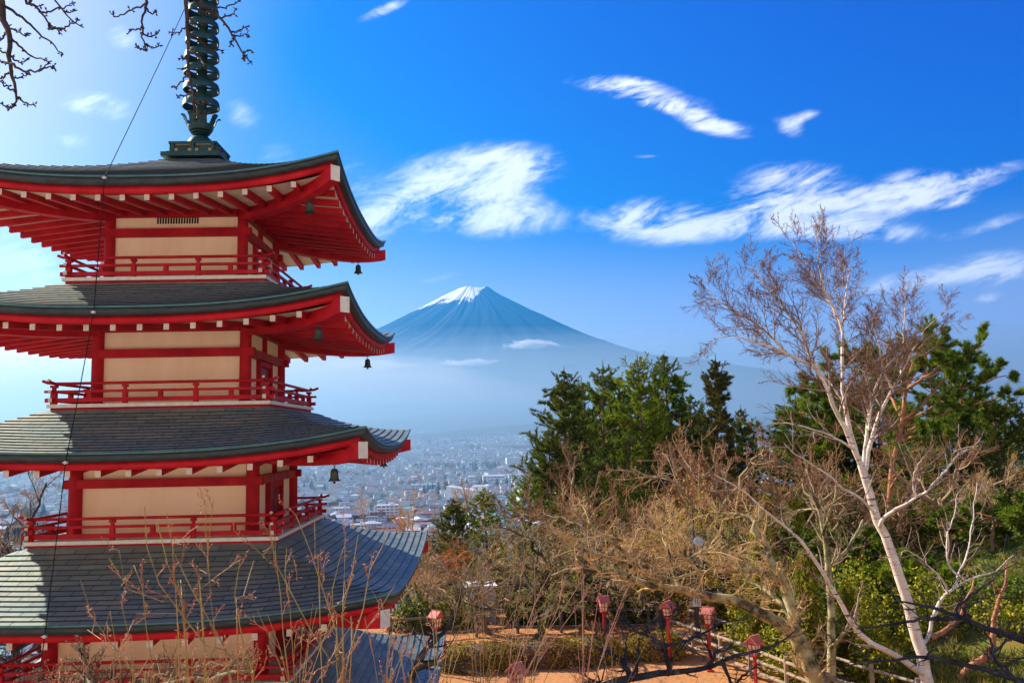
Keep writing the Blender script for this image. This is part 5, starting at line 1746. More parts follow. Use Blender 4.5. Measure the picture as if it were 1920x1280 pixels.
z8 = lambda l: Z(l, 400, 960, 4.0)
sapling(9.5, 642, [
    (z8([(960, 1330), (950, 1220), (860, 1080), (790, 990), (720, 860), (640, 720), (560, 550), (480, 410), (440, 250), (420, 90)]), 1.15, .22),
    (z8([(962, 1330), (955, 1180), (930, 1000), (900, 800), (860, 660), (800, 500), (740, 350), (690, 230), (650, 160), (620, 20)]), 1.1, .2),
    (z8([(968, 1330), (965, 1180), (972, 1000), (975, 820), (985, 640), (1030, 470), (1060, 330), (1088, 160)]), 1.0, .2),
    (z8([(975, 1330), (985, 1180), (1040, 1000), (1090, 840), (1130, 660), (1150, 500), (1200, 380), (1270, 280), (1310, 170)]), 1.05, .2),
    (z8([(930, 1000), (890, 880), (885, 700), (900, 540), (880, 400), (950, 345)]), .7, .2),
    (z8([(475, 400), (380, 340), (290, 300), (240, 240), (215, 170)]), .55, .2),
    (z8([(790, 480), (770, 340), (780, 200), (760, 60)]), .6, .2),
    (z8([(560, 550), (590, 450), (615, 370)]), .4, .2),
    (z8([(1030, 1020), (1150, 900), (1230, 760), (1300, 600), (1370, 530)]), .7, .2),
    (z8([(972, 820), (970, 620), (985, 400), (990, 140)]), .55, .15),
], 'many-stemmed olive sapling in front of the lower roof, right of the twin saplings', 201, (9, 4))
sapling(9.2, 470, [
    (z7b([(1900, 1330), (1800, 1200), (1680, 1030), (1590, 850), (1500, 650), (1400, 520), (1330, 380), (1290, 250), (1255, 90), (1248, 10)]), 1.1, .2),
    (z7b([(1500, 650), (1560, 480), (1580, 330), (1560, 180), (1560, 100), (1600, -90)]), .8, .2),
    (z7b([(1520, 640), (1600, 500), (1680, 430), (1760, 380), (1810, 350)]), .6, .2),
    (z7b([(1560, 160), (1520, 90), (1505, 10)]), .35, .15),
    (z7b([(1910, 1330), (1880, 1200), (1820, 980), (1775, 800), (1765, 620), (1770, 480), (1800, 360)]), .9, .2),
    (z7b([(1775, 780), (1820, 680), (1850, 560), (1890, 440), (1905, 360)]), .6, .2),
], 'olive sapling whose forked top stands before the cream wall of the third storey', 203, (9, 4))
sapling(9.0, 430, [
    (z7b([(1740, 1330), (1640, 1150), (1560, 1020), (1460, 860), (1380, 760), (1280, 640), (1200, 550), (1140, 440), (1110, 300), (1095, 120), (1085, -40)]), 1.15, .2),
    (z7b([(1380, 760), (1200, 700), (1070, 640), (960, 580), (900, 500), (830, 400), (820, 345)]), .7, .2),
    (z7b([(1070, 640), (990, 590), (920, 470), (900, 380), (895, 280)]), .5, .2),
    (z7b([(1360, 740), (1350, 600), (1300, 480), (1260, 380), (1200, 260), (1185, 90)]), .7, .2),
    (z7b([(1300, 480), (1310, 360), (1330, 250), (1360, 240)]), .4, .2),
    (z7b([(1380, 770), (1250, 750), (1150, 755), (1020, 760)]), .4, .2),
], 'olive sapling spreading to the left across the shaded roof', 205, (9, 4))
sapling(8.8, 250, [
    (z7b([(1000, 1330), (940, 1200), (900, 1100), (860, 1030), (760, 900), (700, 800), (670, 700), (640, 600), (605, 510)]), .8, .15),
    (z7b([(1080, 1330), (1000, 1160), (975, 1000), (960, 880), (930, 760), (900, 650)]), .8, .15),
    (z7b([(860, 1030), (780, 960), (700, 900), (655, 880)]), .4, .15),
    (z7b([(900, 1110), (920, 1020), (930, 960)]), .3, .15),
    (z7b([(1200, 1330), (1190, 1150), (1170, 1050), (1150, 990)]), .5, .15),
], 'thin reddish sapling before the lit left part of the lowest visible roof', 207, (7, 4), twig=B_PINKTW)

# generated clumps of pinkish whips along the bottom
def clump(px, Y, top, n, spread, seed, label, stem=B_PINKTW, twig=B_PINKTW, lean=0.0, r0=0.014):
    r = rng_(seed)
    g_ = gpt(px, Y)
    st = []
    for j in range(n):
        dx = r.normal(0, spread)
        tx = px + dx + lean * r.uniform(.4, 1.2)
        ty = top + abs(r.normal(0, 45))
        b = (px + dx * .12, 1345)
        st.append(([b, (px + dx * .3 + lean * .2, 1345 + (ty - 1345) * .35), (px + dx * .65 + lean * .5, 1345 + (ty - 1345) * .7), (tx, ty)], r.uniform(.7, 1.2), .2))
    return sapling(Y, px, st, label, seed, (8, 4), stem, twig, (0.12, 0.42), r0)


for n, (px, Y, top, k, spd, lb, stm, tw, ln) in enumerate((
        (820, 11.0, 1055, 7, 48, 'pink-twigged sapling just right of the lowest roof', B_OLIVE, B_PINKTW, 0),
        (905, 12.0, 1010, 8, 55, 'tall fan of pinkish whips in front of the white hut', B_OLIVE, B_PINKTW, 30),
        (950, 10.5, 1010, 6, 45, 'slanting pinkish whips leaning right below the long cherry limb', B_PINKTW, B_PINKTW, 95),
        (985, 12.5, 1090, 7, 50, 'short pink whips in front of the brownish hedge', B_OLIVE, B_PINKTW, 10),
        (1095, 11.5, 1045, 9, 48, 'pink-red whips left of the dark crooked cherry', B_PINKTW, B_REDTW, 15),
        (1150, 12.5, 1130, 5, 40, 'low red whips beside the dark crooked cherry', B_OLIVE, B_REDTW, 5),
        (720, 9.8, 1120, 6, 45, 'reddish sapling in front of the green lower roof', B_OLIVE, B_REDTW, 10),
        (330, 8.6, 1190, 6, 60, 'low reddish twigs before the lowest cream wall', B_OLIVE, B_REDTW, 0),
        (560, 8.8, 1130, 7, 45, 'reddish whips between the two forked saplings', B_OLIVE, B_REDTW, 0),
        (110, 8.8, 1235, 5, 45, 'short red whips at the lower left corner', B_REDTW, B_REDTW, 0),
        (770, 10.2, 1180, 6, 40, 'orange-budded twigs low beside the roof end', B_OLIVE, B_REDTW, 0))):
    clump(px, Y, top, k, spd, 220 + n, lb, stm, tw, ln)

# ------------------------------------------------------------------ branches hanging in from above
zo = lambda l: Z(l, 0, 0, 5.817)
zt = lambda l: Z(l, 200, 0, 4.0)
OY = 7.0
ORG = Vector((-8.6, 6.0, float(gz(-8.6, 6.0)) - 0.2))
OV = [
    (zo([(-60, -260), (10, 0), (40, 150), (90, 350), (112, 500), (100, 660), (130, 780), (160, 900), (185, 1030), (170, 1150), (120, 1190)]), .0, .036, .007),
    (zo([(40, 60), (130, 120), (280, 230), (390, 330), (480, 400), (560, 460), (620, 540), (690, 585)]), .3, .014, .005),
    (zo([(110, 310), (200, 352), (285, 395), (298, 378)]), -.1, .009, .005),
    (zo([(115, 430), (200, 490), (250, 545), (330, 600), (420, 640), (500, 662)]), .2, .012, .005),
    (zo([(125, 620), (180, 665), (230, 685), (280, 655)]), .1, .010, .005),
    (zo([(135, 710), (250, 765), (370, 775), (470, 750), (540, 695)]), -.2, .012, .005),
    (zo([(440, 765), (520, 740), (590, 733)]), -.1, .009, .005),
    (zo([(160, 855), (220, 840), (290, 822)]), .1, .009, .005),
    (zo([(185, 1060), (250, 1110), (320, 1140), (370, 1150)]), .1, .010, .005),
    (zo([(150, 1000), (90, 960), (50, 940), (32, 910)]), -.1, .010, .005),
    (zo([(170, 1150), (110, 1165), (60, 1160), (28, 1135)]), .1, .010, .005),
    (zo([(105, 780), (50, 840), (-30, 880)]), .1, .012, .006),
    (zo([(60, 350), (30, 420), (-40, 460)]), .1, .012, .006),
    (zo([(95, 575), (40, 575), (-30, 545)]), .1, .010, .006),
    (zo([(80, 690), (30, 680), (-30, 660)]), .1, .010, .006),
    (zo([(140, -150), (270, 0), (350, 60), (430, 130), (520, 240), (600, 300), (655, 358)]), .0, .018, .005),
    (zo([(430, 128), (490, 137), (550, 125), (650, 88), (730, 70), (800, 44)]), .2, .010, .005),
    (zo([(600, 295), (690, 308), (760, 280), (810, 245), (870, 220)]), .2, .010, .005),
    (zo([(540, 250), (530, 300), (535, 315)]), .0, .007, .005),
    (zo([(500, -200), (600, 0), (650, 70), (700, 130), (750, 200), (820, 255), (885, 292)]), .3, .012, .005),
    (zo([(700, 128), (750, 142), (795, 128)]), .1, .008, .004),
    (zo([(340, 55), (400, 70), (430, 70)]), .1, .009, .005),
    (zo([(1640, -250), (1602, 0), (1590, 80), (1555, 200), (1545, 300), (1568, 420), (1585, 500), (1598, 562)]), .3, .014, .006),
    (zo([(1592, 25), (1530, 70), (1450, 108), (1370, 145), (1280, 182), (1220, 158)]), .2, .010, .005),
    (zo([(1592, 85), (1630, 140), (1680, 158), (1706, 138)]), .1, .009, .005),
    (zo([(1547, 305), (1500, 325), (1440, 322), (1408, 345)]), -.1, .009, .005),
    (zo([(1562, 375), (1610, 397), (1670, 388), (1725, 358)]), .1, .009, .005),
    (zo([(1588, 490), (1640, 512), (1690, 512), (1735, 500)]), .1, .009, .005),
    (zo([(1590, 545), (1545, 545), (1500, 522)]), .1, .009, .005),
    (zt([(560, -250), (590, 0), (610, 110), (604, 250), (616, 400), (610, 500), (635, 620), (655, 740), (664, 850), (668, 910)]), .4, .022, .007),
    (zt([(602, 200), (560, 232), (490, 244)]), .1, .009, .005),
    (zt([(618, 245), (700, 310), (780, 368), (862, 380)]), .2, .010, .005),
    (zt([(625, 375), (690, 430), (715, 470), (738, 518)]), -.2, .010, .006),
    (zt([(608, 535), (575, 600), (540, 632), (504, 658)]), .1, .010, .005),
    (zt([(634, 675), (600, 712), (540, 720)]), .1, .009, .005),
    (zt([(606, 440), (580, 442), (566, 438)]), .0, .007, .005),
    (zt([(608, 500), (580, 518), (552, 518)]), .0, .007, .005),
    (zt([(620, 130), (650, 180), (640, 210)]), .0, .008, .005),
    (zt([(640, 690), (690, 780), (740, 768)]), -.2, .008, .005),
    (zt([(655, 780), (700, 850), (748, 842)]), .1, .008, .005),
    (zt([(640, -220), (700, 0), (760, 60), (820, 102), (880, 170), (930, 240), (980, 330), (1030, 410), (1078, 470)]), .5, .018, .006),
    (zt([(780, 72), (850, 62), (920, 48), (990, 10)]), .1, .009, .005),
    (zt([(852, 130), (910, 125), (945, 105), (972, 72)]), .1, .009, .005),
    (zt([(930, 240), (990, 238), (1042, 203)]), .1, .009, .005),
    (zt([(948, 268), (1000, 272), (1048, 262)]), .1, .008, .005),
    (zt([(948, 270), (945, 300), (930, 328)]), .0, .007, .005),
    (zt([(1024, 395), (1050, 388), (1078, 380)]), .0, .007, .005),
    (zt([(1030, 405), (1020, 445)]), .0, .006, .005),
    (zt([(600, -240), (660, 0), (700, 70), (728, 120), (732, 178)]), .2, .012, .006),
    (zt([(710, 90), (760, 110), (775, 90)]), .0, .007, .005),
]
top_join = [at(-60, -260, OY), at(80, -330, OY), at(330, -330, OY), at(420, -360, OY)]
r = rng_(301)
ps = attach(OV, OY)
# the trunk outside the view to the left, its crown limb above the frame
trunk = [ORG, ORG + Vector((0.3, 0.2, 3.0)), ORG + Vector((1.0, 0.5, 6.0)), Vector((-6.6, 6.8, 5.6)), Vector((-5.2, 7.0, 5.9)), Vector((-3.6, 7.1, 5.8)), Vector((-2.4, 7.2, 5.6))]
ps.append((trunk, .20, .03))
for q in (0, 15, 19, 22, 29, 40, 48):
    P0 = ps[q][0][0]
    k = min(trunk[3:], key=lambda t: abs(t.x - P0.x) + 0.2)
    ps.append(([k, k.lerp(P0, .5) + Vector((0, 0, .1)), P0], .03, ps[q][1]))
L0 = limbs(local(ps, ORG), 16, 0.006, r)
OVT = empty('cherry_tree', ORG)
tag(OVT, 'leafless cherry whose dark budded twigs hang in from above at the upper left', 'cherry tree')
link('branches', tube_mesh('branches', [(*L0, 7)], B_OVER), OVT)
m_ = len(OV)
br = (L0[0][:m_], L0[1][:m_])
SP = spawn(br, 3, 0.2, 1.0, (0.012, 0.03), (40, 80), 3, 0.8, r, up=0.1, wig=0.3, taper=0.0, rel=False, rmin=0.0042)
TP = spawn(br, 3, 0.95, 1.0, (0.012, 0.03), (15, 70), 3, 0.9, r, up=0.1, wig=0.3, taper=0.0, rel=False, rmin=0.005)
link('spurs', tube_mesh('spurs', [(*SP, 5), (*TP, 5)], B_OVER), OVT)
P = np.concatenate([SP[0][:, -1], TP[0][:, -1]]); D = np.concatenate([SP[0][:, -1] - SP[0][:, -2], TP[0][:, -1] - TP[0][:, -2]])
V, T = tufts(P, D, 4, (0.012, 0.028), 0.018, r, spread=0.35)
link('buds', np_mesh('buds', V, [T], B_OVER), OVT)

# ------------------------------------------------------------------ plaza furniture
LRED = M('lantern_red', (0.42, 0.014, 0.014), (0.32, 0.012, 0.012), scale=5, rough=0.5)
LROOF = M('faded_lantern_roof', (0.42, 0.09, 0.075), (0.52, 0.17, 0.13), scale=7, rough=0.7)
LPANE = M('lantern_pane', (0.72, 0.66, 0.52), rough=0.5)
LOG = M('weathered_log', (0.24, 0.17, 0.11), (0.36, 0.27, 0.18), scale=3, rough=0.9, bump=0.3)
LOGD = M('dark_log', (0.10, 0.075, 0.06), (0.17, 0.13, 0.10), scale=3, rough=0.9, bump=0.3)


def make_lantern():
    o = empty('lantern_post')
    mb = MB(); mb.box((0, 0, 0.03), (0.22, 0.22, 0.06)); mb.box((0, 0, 0.88), (0.095, 0.095, 1.64)); mb.build('post', LRED, o)
    mb = MB()
    b, t, z0, z1 = 0.115, 0.165, 1.70, 2.02
    mb.box((0, 0, z0 - 0.02), (0.27, 0.27, 0.05)); mb.box((0, 0, z1 + 0.015), (0.36, 0.36, 0.04))
    for sx_ in (-1, 1):
        for sy_ in (-1, 1):
            mb.bar((sx_ * b, sy_ * b, z0), (sx_ * t, sy_ * t, z1), 0.03, 0.03, up=(0, 1, 0))
    zm = (z0 + z1) / 2 + .01; mid = (b + t) / 2
    for k in range(4):
        a = k * math.pi / 2
        R_ = Matrix.Rotation(a, 4, 'Z')
        mb.bar(R_ @ Vector((-mid, -mid - .004, zm)), R_ @ Vector((mid, -mid - .004, zm)), 0.022, 0.022)
        for u in (0.0,):
            mb.bar(R_ @ Vector((u, -b - .004, z0)), R_ @ Vector((u, -t - .004, z1)), 0.022, 0.022, up=R_ @ Vector((1, 0, 0)))
    mb.build('lamp_frame', LRED, o)
    mb = MB()
    b2, t2 = b - .006, t - .006
    P = [(-b2, -b2, z0), (b2, -b2, z0), (b2, b2, z0), (-b2, b2, z0), (-t2, -t2, z1), (t2, -t2, z1), (t2, t2, z1), (-t2, t2, z1)]
    mb.hexa(P)
    mb.build('lamp_pane', LPANE, o)
    mb = MB()
    e, rz_, ez = 0.245, 2.27, 2.03
    for s in (-1, 1):
        mb.hexa([(-e, s * .275, ez), (e, s * .275, ez), (e, 0, rz_ - .03), (-e, 0, rz_ - .03), (-e, s * .275, ez + .04), (e, s * .275, ez + .04), (e, 0, rz_ + .012), (-e, 0, rz_ + .012)])
    mb.box((0, 0, rz_ + 0.005), (2 * e + .02, 0.05, 0.035))
    for s in (-1, 1):
        mb.add([(s * (e - .05), -.21, ez + .03), (s * (e - .05), .21, ez + .03), (s * (e - .05), 0, rz_ - .03), (s * (e - .07), -.21, ez + .03), (s * (e - .07), .21, ez + .03), (s * (e - .07), 0, rz_ - .03)],
               [(0, 1, 2), (5, 4, 3), (0, 3, 4, 1), (1, 4, 5, 2), (2, 5, 3, 0)])
    mb.build('lantern_roof', LROOF, o)
    return o


def copy_tree(o, parent=None):
    c = o.copy()
    COL.objects.link(c)
    if parent: c.parent = parent
    for ch in list(o.children):
        copy_tree(ch, c)
    return c


proto = make_lantern()
for n, (px, Y, rz, lb) in enumerate(((1252, 32.9, 0.9, 'tall red lantern post in front of the rounded hedge'), (1132, 34.6, 0.25, 'red lantern post behind the long hedge, farthest left on the right side'),
                                     (1328, 31.5, -0.5, 'red lantern post beside the mirror pole and rail fence'), (1411, 27.4, 0.75, 'nearest red lantern post, in front of the rail fence'),
                                     (818, 31.6, -0.7, 'red lantern post close to the lower pagoda roof corner'), (966, 24.6, 0.8, 'red lantern hidden among pink whips at the bottom middle'))):
    o = proto if n == 0 else copy_tree(proto)
    x = at(px, 1150, Y).x
    o.location = (x, Y, float(gz(x, Y)) - 0.02)
    o.rotation_euler = (0, 0, rz)
    o.scale = (0.88, 0.88, 0.97)
    tag(o, lb, 'lantern post', 'red lantern posts on the plaza')


def fence(name, pts, h, rails, label, mat, step=1.7, r=0.055, pr=0.075, seed=1):
    rr = rng_(seed)
    P = [Vector(p) for p in pts]
    o = empty(name, P[0])
    tag(o, label, 'fence')
    L = [(b - a).length for a, b in zip(P[:-1], P[1:])]
    posts = []
    for (a, b), l in zip(zip(P[:-1], P[1:]), L):
        n = max(1, round(l / step))
        posts += [a.lerp(b, i / n) for i in range(n)]
    posts.append(P[-1])
    for p in posts:
        mb = MB(); q = p - P[0]
        mb.tube([q + Vector((0, 0, -.2)), q + Vector((rr.normal(0, .01), rr.normal(0, .01), h + .08))], [pr, pr * .92], 9)
        mb.build('fence_post', mat, o, smooth='auto')
    for k in range(rails):
        z = h * (0.25 + 0.68 * k / max(1, rails - 1)) if rails > 1 else h * .8
        for a, b in zip(P[:-1], P[1:]):
            mb = MB(); nseg = max(1, round((b - a).length / 3.4))
            for i in range(nseg):
                p, q = a.lerp(b, i / nseg) - P[0], a.lerp(b, (i + 1) / nseg) - P[0]
                dz = rr.normal(0, .015)
                mb.tube([p + Vector((0, 0, z + dz)), q + Vector((0, 0, z + rr.normal(0, .015)))], r, 9)
            mb.build('fence_rail', mat, o, smooth='auto')
    return o


def G3(x, y): return (x, y, float(gz(x, y)))


fence('rail_fence', [G3(6.0, 35.6), G3(7.9, 30.6), G3(9.9, 25.2), G3(11.2, 21.5)], 1.05, 3, 'pale log rail fence running down the right side of the plaza', LOG, seed=2)
fence('rail_fence', [G3(7.2, 37.5), G3(9.6, 31.2), G3(11.6, 26.2), G3(13.0, 22.5)], 1.0, 2, 'second log rail fence farther back along the wooded slope', LOG, seed=3, r=0.045)
fence('rail_fence', [G3(-5.2, 36.5), G3(0.0, 38.0), G3(5.6, 38.2)], 1.0, 2, 'dark log rail fence along the back edge of the plaza', LOGD, seed=4)

# pole with round mirror and two notices
px0 = at(1300, 1000, 36)
o = empty('mirror_pole', G3(px0.x, 36))
tag(o, 'thin dark pole with a round pale disc and white notice plates', 'pole')
POLEM = M('pole_paint', (0.055, 0.03, 0.035), (0.08, 0.045, 0.05), scale=3, rough=0.5)
hp = at(1298, 950, 36).z - o.location.z
mb = MB(); mb.tube([(0, 0, -.2), (0, 0, 2.4), (0, 0, 2.45), (0, 0, hp)], [.095, .095, .062, .05], 12); mb.build('pole', POLEM, o, smooth='auto')
zd = at(1306, 1014, 36).z - o.location.z
mb = MB(); mb.tube([(0.17, -0.10, zd), (0.17, -0.14, zd)], .19, 24); d_ = mb.build('disc', M('pale_blue_disc', (0.35, 0.50, 0.80), (0.55, 0.68, 0.9), scale=4, rough=0.25, spec=0.6), o, smooth='auto')
mb = MB(); mb.bar((0.0, -.06, zd - .02), (0.2, -.11, zd - .02), .04, .04); mb.tube([(0.17, -0.1, zd - .36), (0.17, -0.1, zd - .2)], .07, 10); mb.build('bracket', POLEM, o)
SIGNW = M('sign_white', (0.70, 0.70, 0.72), rough=0.5)
for z_, hh in ((at(1300, 1107, 36).z - o.location.z, .16), (at(1300, 1126, 36).z - o.location.z, .40)):
    mb = MB(); mb.box((0, -.11, z_), (.34, .02, hh)); s_ = mb.build('notice_plate', SIGNW, o)
    if hh > .3:
        mb = MB()
        for q in (-.05, .03):
            mb.box((q, -.1215, z_ + .02), (.025, .003, .24))
        mb.build('notice_writing', DARK, s_)

# white hut behind the thicket
o = empty('hut', G3(at(900, 1100, 41).x, 41.0), 0.15)
tag(o, 'small pale hut with a white roof edge and a teal corner post behind the whips', 'hut')
HW = M('hut_wall', (0.55, 0.52, 0.60), (0.48, 0.45, 0.52), scale=2, rough=0.8)
mb = MB(); mb.box((0, 0, .75), (1.3, 1.3, 1.5)); wl = mb.build('wall', HW, o)
mb = MB(); mb.box((0, 0, 1.55), (1.45, 1.45, .10)); mb.hexa([(-.72, -.72, 1.603), (.72, -.72, 1.603), (.72, .72, 1.603), (-.72, .72, 1.603), (-.4, -.4, 1.68), (.4, -.4, 1.68), (.4, .4, 1.68), (-.4, .4, 1.68)]); mb.build('roof', M('hut_roof', (0.78, 0.76, 0.74), rough=0.6), o)
mb = MB(); mb.box((-.63, -.665, .75), (.07, .06, 1.49)); mb.build('corner_post', M('teal_post', (0.05, 0.42, 0.34), rough=0.5), o)
mb = MB(); mb.box((.15, -.655, .68), (.6, .03, 1.3)); mb.build('door', M('hut_door', (0.38, 0.36, 0.44), rough=0.7), o)

# ------------------------------------------------------------------ the town in the valley
WALLS = [(0.62, 0.62, 0.64), (0.74, 0.73, 0.71), (0.48, 0.46, 0.44), (0.62, 0.52, 0.44), (0.52, 0.55, 0.62)]
ROOFS = {'grey': (0.14, 0.15, 0.18), 'slate-blue': (0.10, 0.15, 0.25), 'red-brown': (0.23, 0.12, 0.105), 'teal': (0.16, 0.36, 0.36), 'pale': (0.52, 0.52, 0.55)}
WM = [M('house_wall', c, tuple(v * .85 for v in c), scale=.3, rough=0.85) for c in WALLS]
RM = {k: M('house_roof_' + k.replace('-', '_'), c, tuple(v * 1.25 for v in c), scale=.4, rough=0.7) for k, c in ROOFS.items()}
WIN = M('town_window', (0.05, 0.07, 0.10), rough=0.2, spec=0.6)


def house_geo(mb, c, w, d, h, rh, rz, wi, ri, gable):
    ca, sa = math.cos(rz), math.sin(rz)
    def T(x, y, z): return (c[0] + ca * x - sa * y, c[1] + sa * x + ca * y, c[2] + z)
    w2, d2, o_ = w / 2, d / 2, .5
    mb.hexa([T(-w2, -d2, -3), T(w2, -d2, -3), T(w2, d2, -3), T(-w2, d2, -3), T(-w2, -d2, h), T(w2, -d2, h), T(w2, d2, h), T(-w2, d2, h)], wi)
    k = w2 if gable else w2 * .45
    V = [T(-w2 - o_, -d2 - o_, h - .1), T(w2 + o_, -d2 - o_, h - .1), T(w2 + o_, d2 + o_, h - .1), T(-w2 - o_, d2 + o_, h - .1), T(-k - (o_ if gable else 0), 0, h + rh), T(k + (o_ if gable else 0), 0, h + rh)]
    mb.add(V, [(0, 1, 5, 4), (2, 3, 4, 5), (1, 2, 5), (3, 0, 4), (3, 2, 1, 0)], ri)


NW = len(WM)
RK = list(ROOFS)
MATS = WM + [RM[k] for k in RK]
protos = []
for v in range(15):
    rk = RK[v % 5]
    mb = MB()
    house_geo(mb, (0, 0, 0), 1, 1, 1, .38, 0, 0, 1, v % 2 == 0)
    # bands of windows on the long sides
    mb2 = mb
    for s in (-1, 1):
        for q in (-.28, 0.05, .32):
            for zz in (.28, .72):
                mb2.box((q, s * .503, zz), (.15, .012, .18), 2)
    me = mb.mesh('house', [WM[(v * 2 + v // 5) % NW], RM[rk], WIN])
    protos.append((rk, me))

rt = random.Random(21)
sites = []
def px_of(x, y, z):
    X, Yd, Zd = x, y * _c + z * _s, -y * _s + z * _c
    u, v = FPX * X / Yd, -FPX * Zd / Yd
    return 960 + _cr * u + _sr * v, 640 - _sr * u + _cr * v


BIG = []   # footprints kept clear of small houses


def add_big(px, py, Y, w, d, h, rz, storeys, roofk, label, wallc, bays=6, roofh=0.0, name='office_building', wcol=None):
    x = at(px, py, Y).x
    z = float(gz(x, Y))
    o = empty(name, (x, Y, z), rz)
    tag(o, label, 'building')
    BIG.append((x, Y, max(w, d) * .75))
    mb = MB(); mb.box((0, 0, h / 2 - 1.5), (w, d, h + 3)); wl = mb.build('wall', wallc, o)
    mb = MB()
    if roofh:
        mb.hexa([(-w / 2 - .8, -d / 2 - .8, h), (w / 2 + .8, -d / 2 - .8, h), (w / 2 + .8, d / 2 + .8, h), (-w / 2 - .8, d / 2 + .8, h), (-w / 2 - .8, -.2, h + roofh), (w / 2 + .8, -.2, h + roofh), (w / 2 + .8, .2, h + roofh), (-w / 2 - .8, .2, h + roofh)])
    else:
        mb.box((0, 0, h + .3), (w + .6, d + .6, .6)); mb.box((w * .2, 0, h + 1.6), (w * .16, d * .4, 2.2))
    mb.build('roof', RM[roofk], o)
    for s in range(storeys):
        zz = h * (s + .55) / storeys
        for b in range(bays):
            mb = MB(); mb.box((-w / 2 + w * (b + .5) / bays, -d / 2 - .05, zz), (w / bays * .72, .1, h / storeys * .42)); mb.build('window', WIN, o)
    return o


WHT = M('bright_facade', (0.82, 0.80, 0.78), (0.75, 0.74, 0.73), scale=.1, rough=0.8)
CRM = M('cream_facade', (0.70, 0.62, 0.50), rough=0.85)
BLU = M('bluish_facade', (0.50, 0.54, 0.64), rough=0.85)
BRN = M('brown_facade', (0.30, 0.15, 0.13), rough=0.85)
add_big(727, 945, 1150, 27, 14, 15, .15, 4, 'pale', 'white four-storey block with rows of dark windows behind the small bell', WHT, 5)
add_big(672, 985, 1020, 18, 10, 8.5, .05, 2, 'pale', 'white two-storey house nearest below the balcony corner', WHT, 3, 0, 'office_building')
add_big(705, 972, 1080, 24, 12, 9, -.1, 3, 'grey', 'long grey three-storey block right above the nearest white house', BLU, 6)
add_big(708, 955, 1120, 20, 12, 10, .2, 2, 'red-brown', 'brown box-shaped building in front of the four-storey block', BRN, 4)
add_big(735, 990, 1010, 20, 12, 7, .1, 2, 'slate-blue', 'cream house with a blue hipped roof close to the roof corner', CRM, 4, 3.0, 'dwelling_house')
add_big(640, 935, 1190, 22, 12, 8, .0, 2, 'pale', 'low pale building just right of the large bell', WHT, 5)
add_big(795, 903, 1500, 42, 20, 9, .1, 2, 'teal', 'long building with a teal roof left of the white factory', BLU, 7, 1.5, 'factory_building')
add_big(925, 893, 1640, 40, 18, 10, .1, 2, 'pale', 'white hall with a low roof just behind the white factory', WHT, 6, 2.0, 'factory_building')
add_big(970, 893, 1640, 34, 14, 11, .1, 3, 'pale', 'white school block right of the white factory hall', WHT, 7)
add_big(962, 860, 2100, 34, 20, 14, .2, 3, 'pale', 'pale block high in the town beside the dark spruce', WHT, 6)
add_big(930, 813, 3900, 120, 40, 16, .05, 2, 'pale', 'long pale building at the far edge of the town', WHT, 9)
add_big(905, 826, 3300, 36, 20, 20, .1, 4, 'pale', 'sunlit white tower block near the far edge of the town', CRM, 4)
add_big(990, 838, 2800, 160, 30, 10, .02, 1, 'red-brown', 'very long low reddish hall in front of the far buildings', BRN, 9, 2.5, 'factory_building')
add_big(880, 848, 2450, 60, 20, 10, .1, 2, 'pale', 'yellowish long building in the middle of the town', CRM, 8)
add_big(1895, 862, 900, 24, 16, 7, .3, 2, 'pale', 'pale house with a shining roof among the dark trees at the far right', WHT, 4, 3.0, 'dwelling_house')
add_big(62, 1232, 440, 16, 10, 5.5, .2, 2, 'red-brown', 'house with a pinkish roof glimpsed below the lowest left railing', WHT, 4, 2.5, 'dwelling_house')
# the white factory with the sloping roof line
x = at(880, 905, 1330).x; z = float(gz(x, 1330))
o = empty('factory_building', (x, 1330, z), -0.12)
tag(o, 'large white factory with a tall end wall and sloping roof, biggest in the town', 'building')
BIG.append((x, 1330, 42))
mb = MB()
w2, d2 = 32, 18
mb.hexa([(-w2, -d2, -3), (w2, -d2, -3), (w2, d2, -3), (-w2, d2, -3), (-w2, -d2, 21), (w2, -d2, 10), (w2, d2, 10), (-w2, d2, 21)])
mb.build('wall', WHT, o)
mb = MB(); mb.hexa([(-w2 - .5, -d2 - .5, 21.0), (w2 + .5, -d2 - .5, 10.0), (w2 + .5, d2 + .5, 10.0), (-w2 - .5, d2 + .5, 21.0), (-w2 - .5, -d2 - .5, 21.6), (w2 + .5, -d2 - .5, 10.6), (w2 + .5, d2 + .5, 10.6), (-w2 - .5, d2 + .5, 21.6)]); mb.build('roof', RM['pale'], o)
mb = MB(); mb.box((-5, -d2 - .3, 2.2), (44, .5, 5.0)); mb.build('loading_bay', M('bay_shade_blue', (0.10, 0.12, 0.20), rough=0.7), o)
mb = MB(); mb.box((17, 6, 15), (22, 16, 12)); mb.build('upper_hall', WHT, o)
mb = MB(); mb.box((28, -d2 - .2, 3.5), (9, .4, 4)); mb.build('shutter', BLU, o)

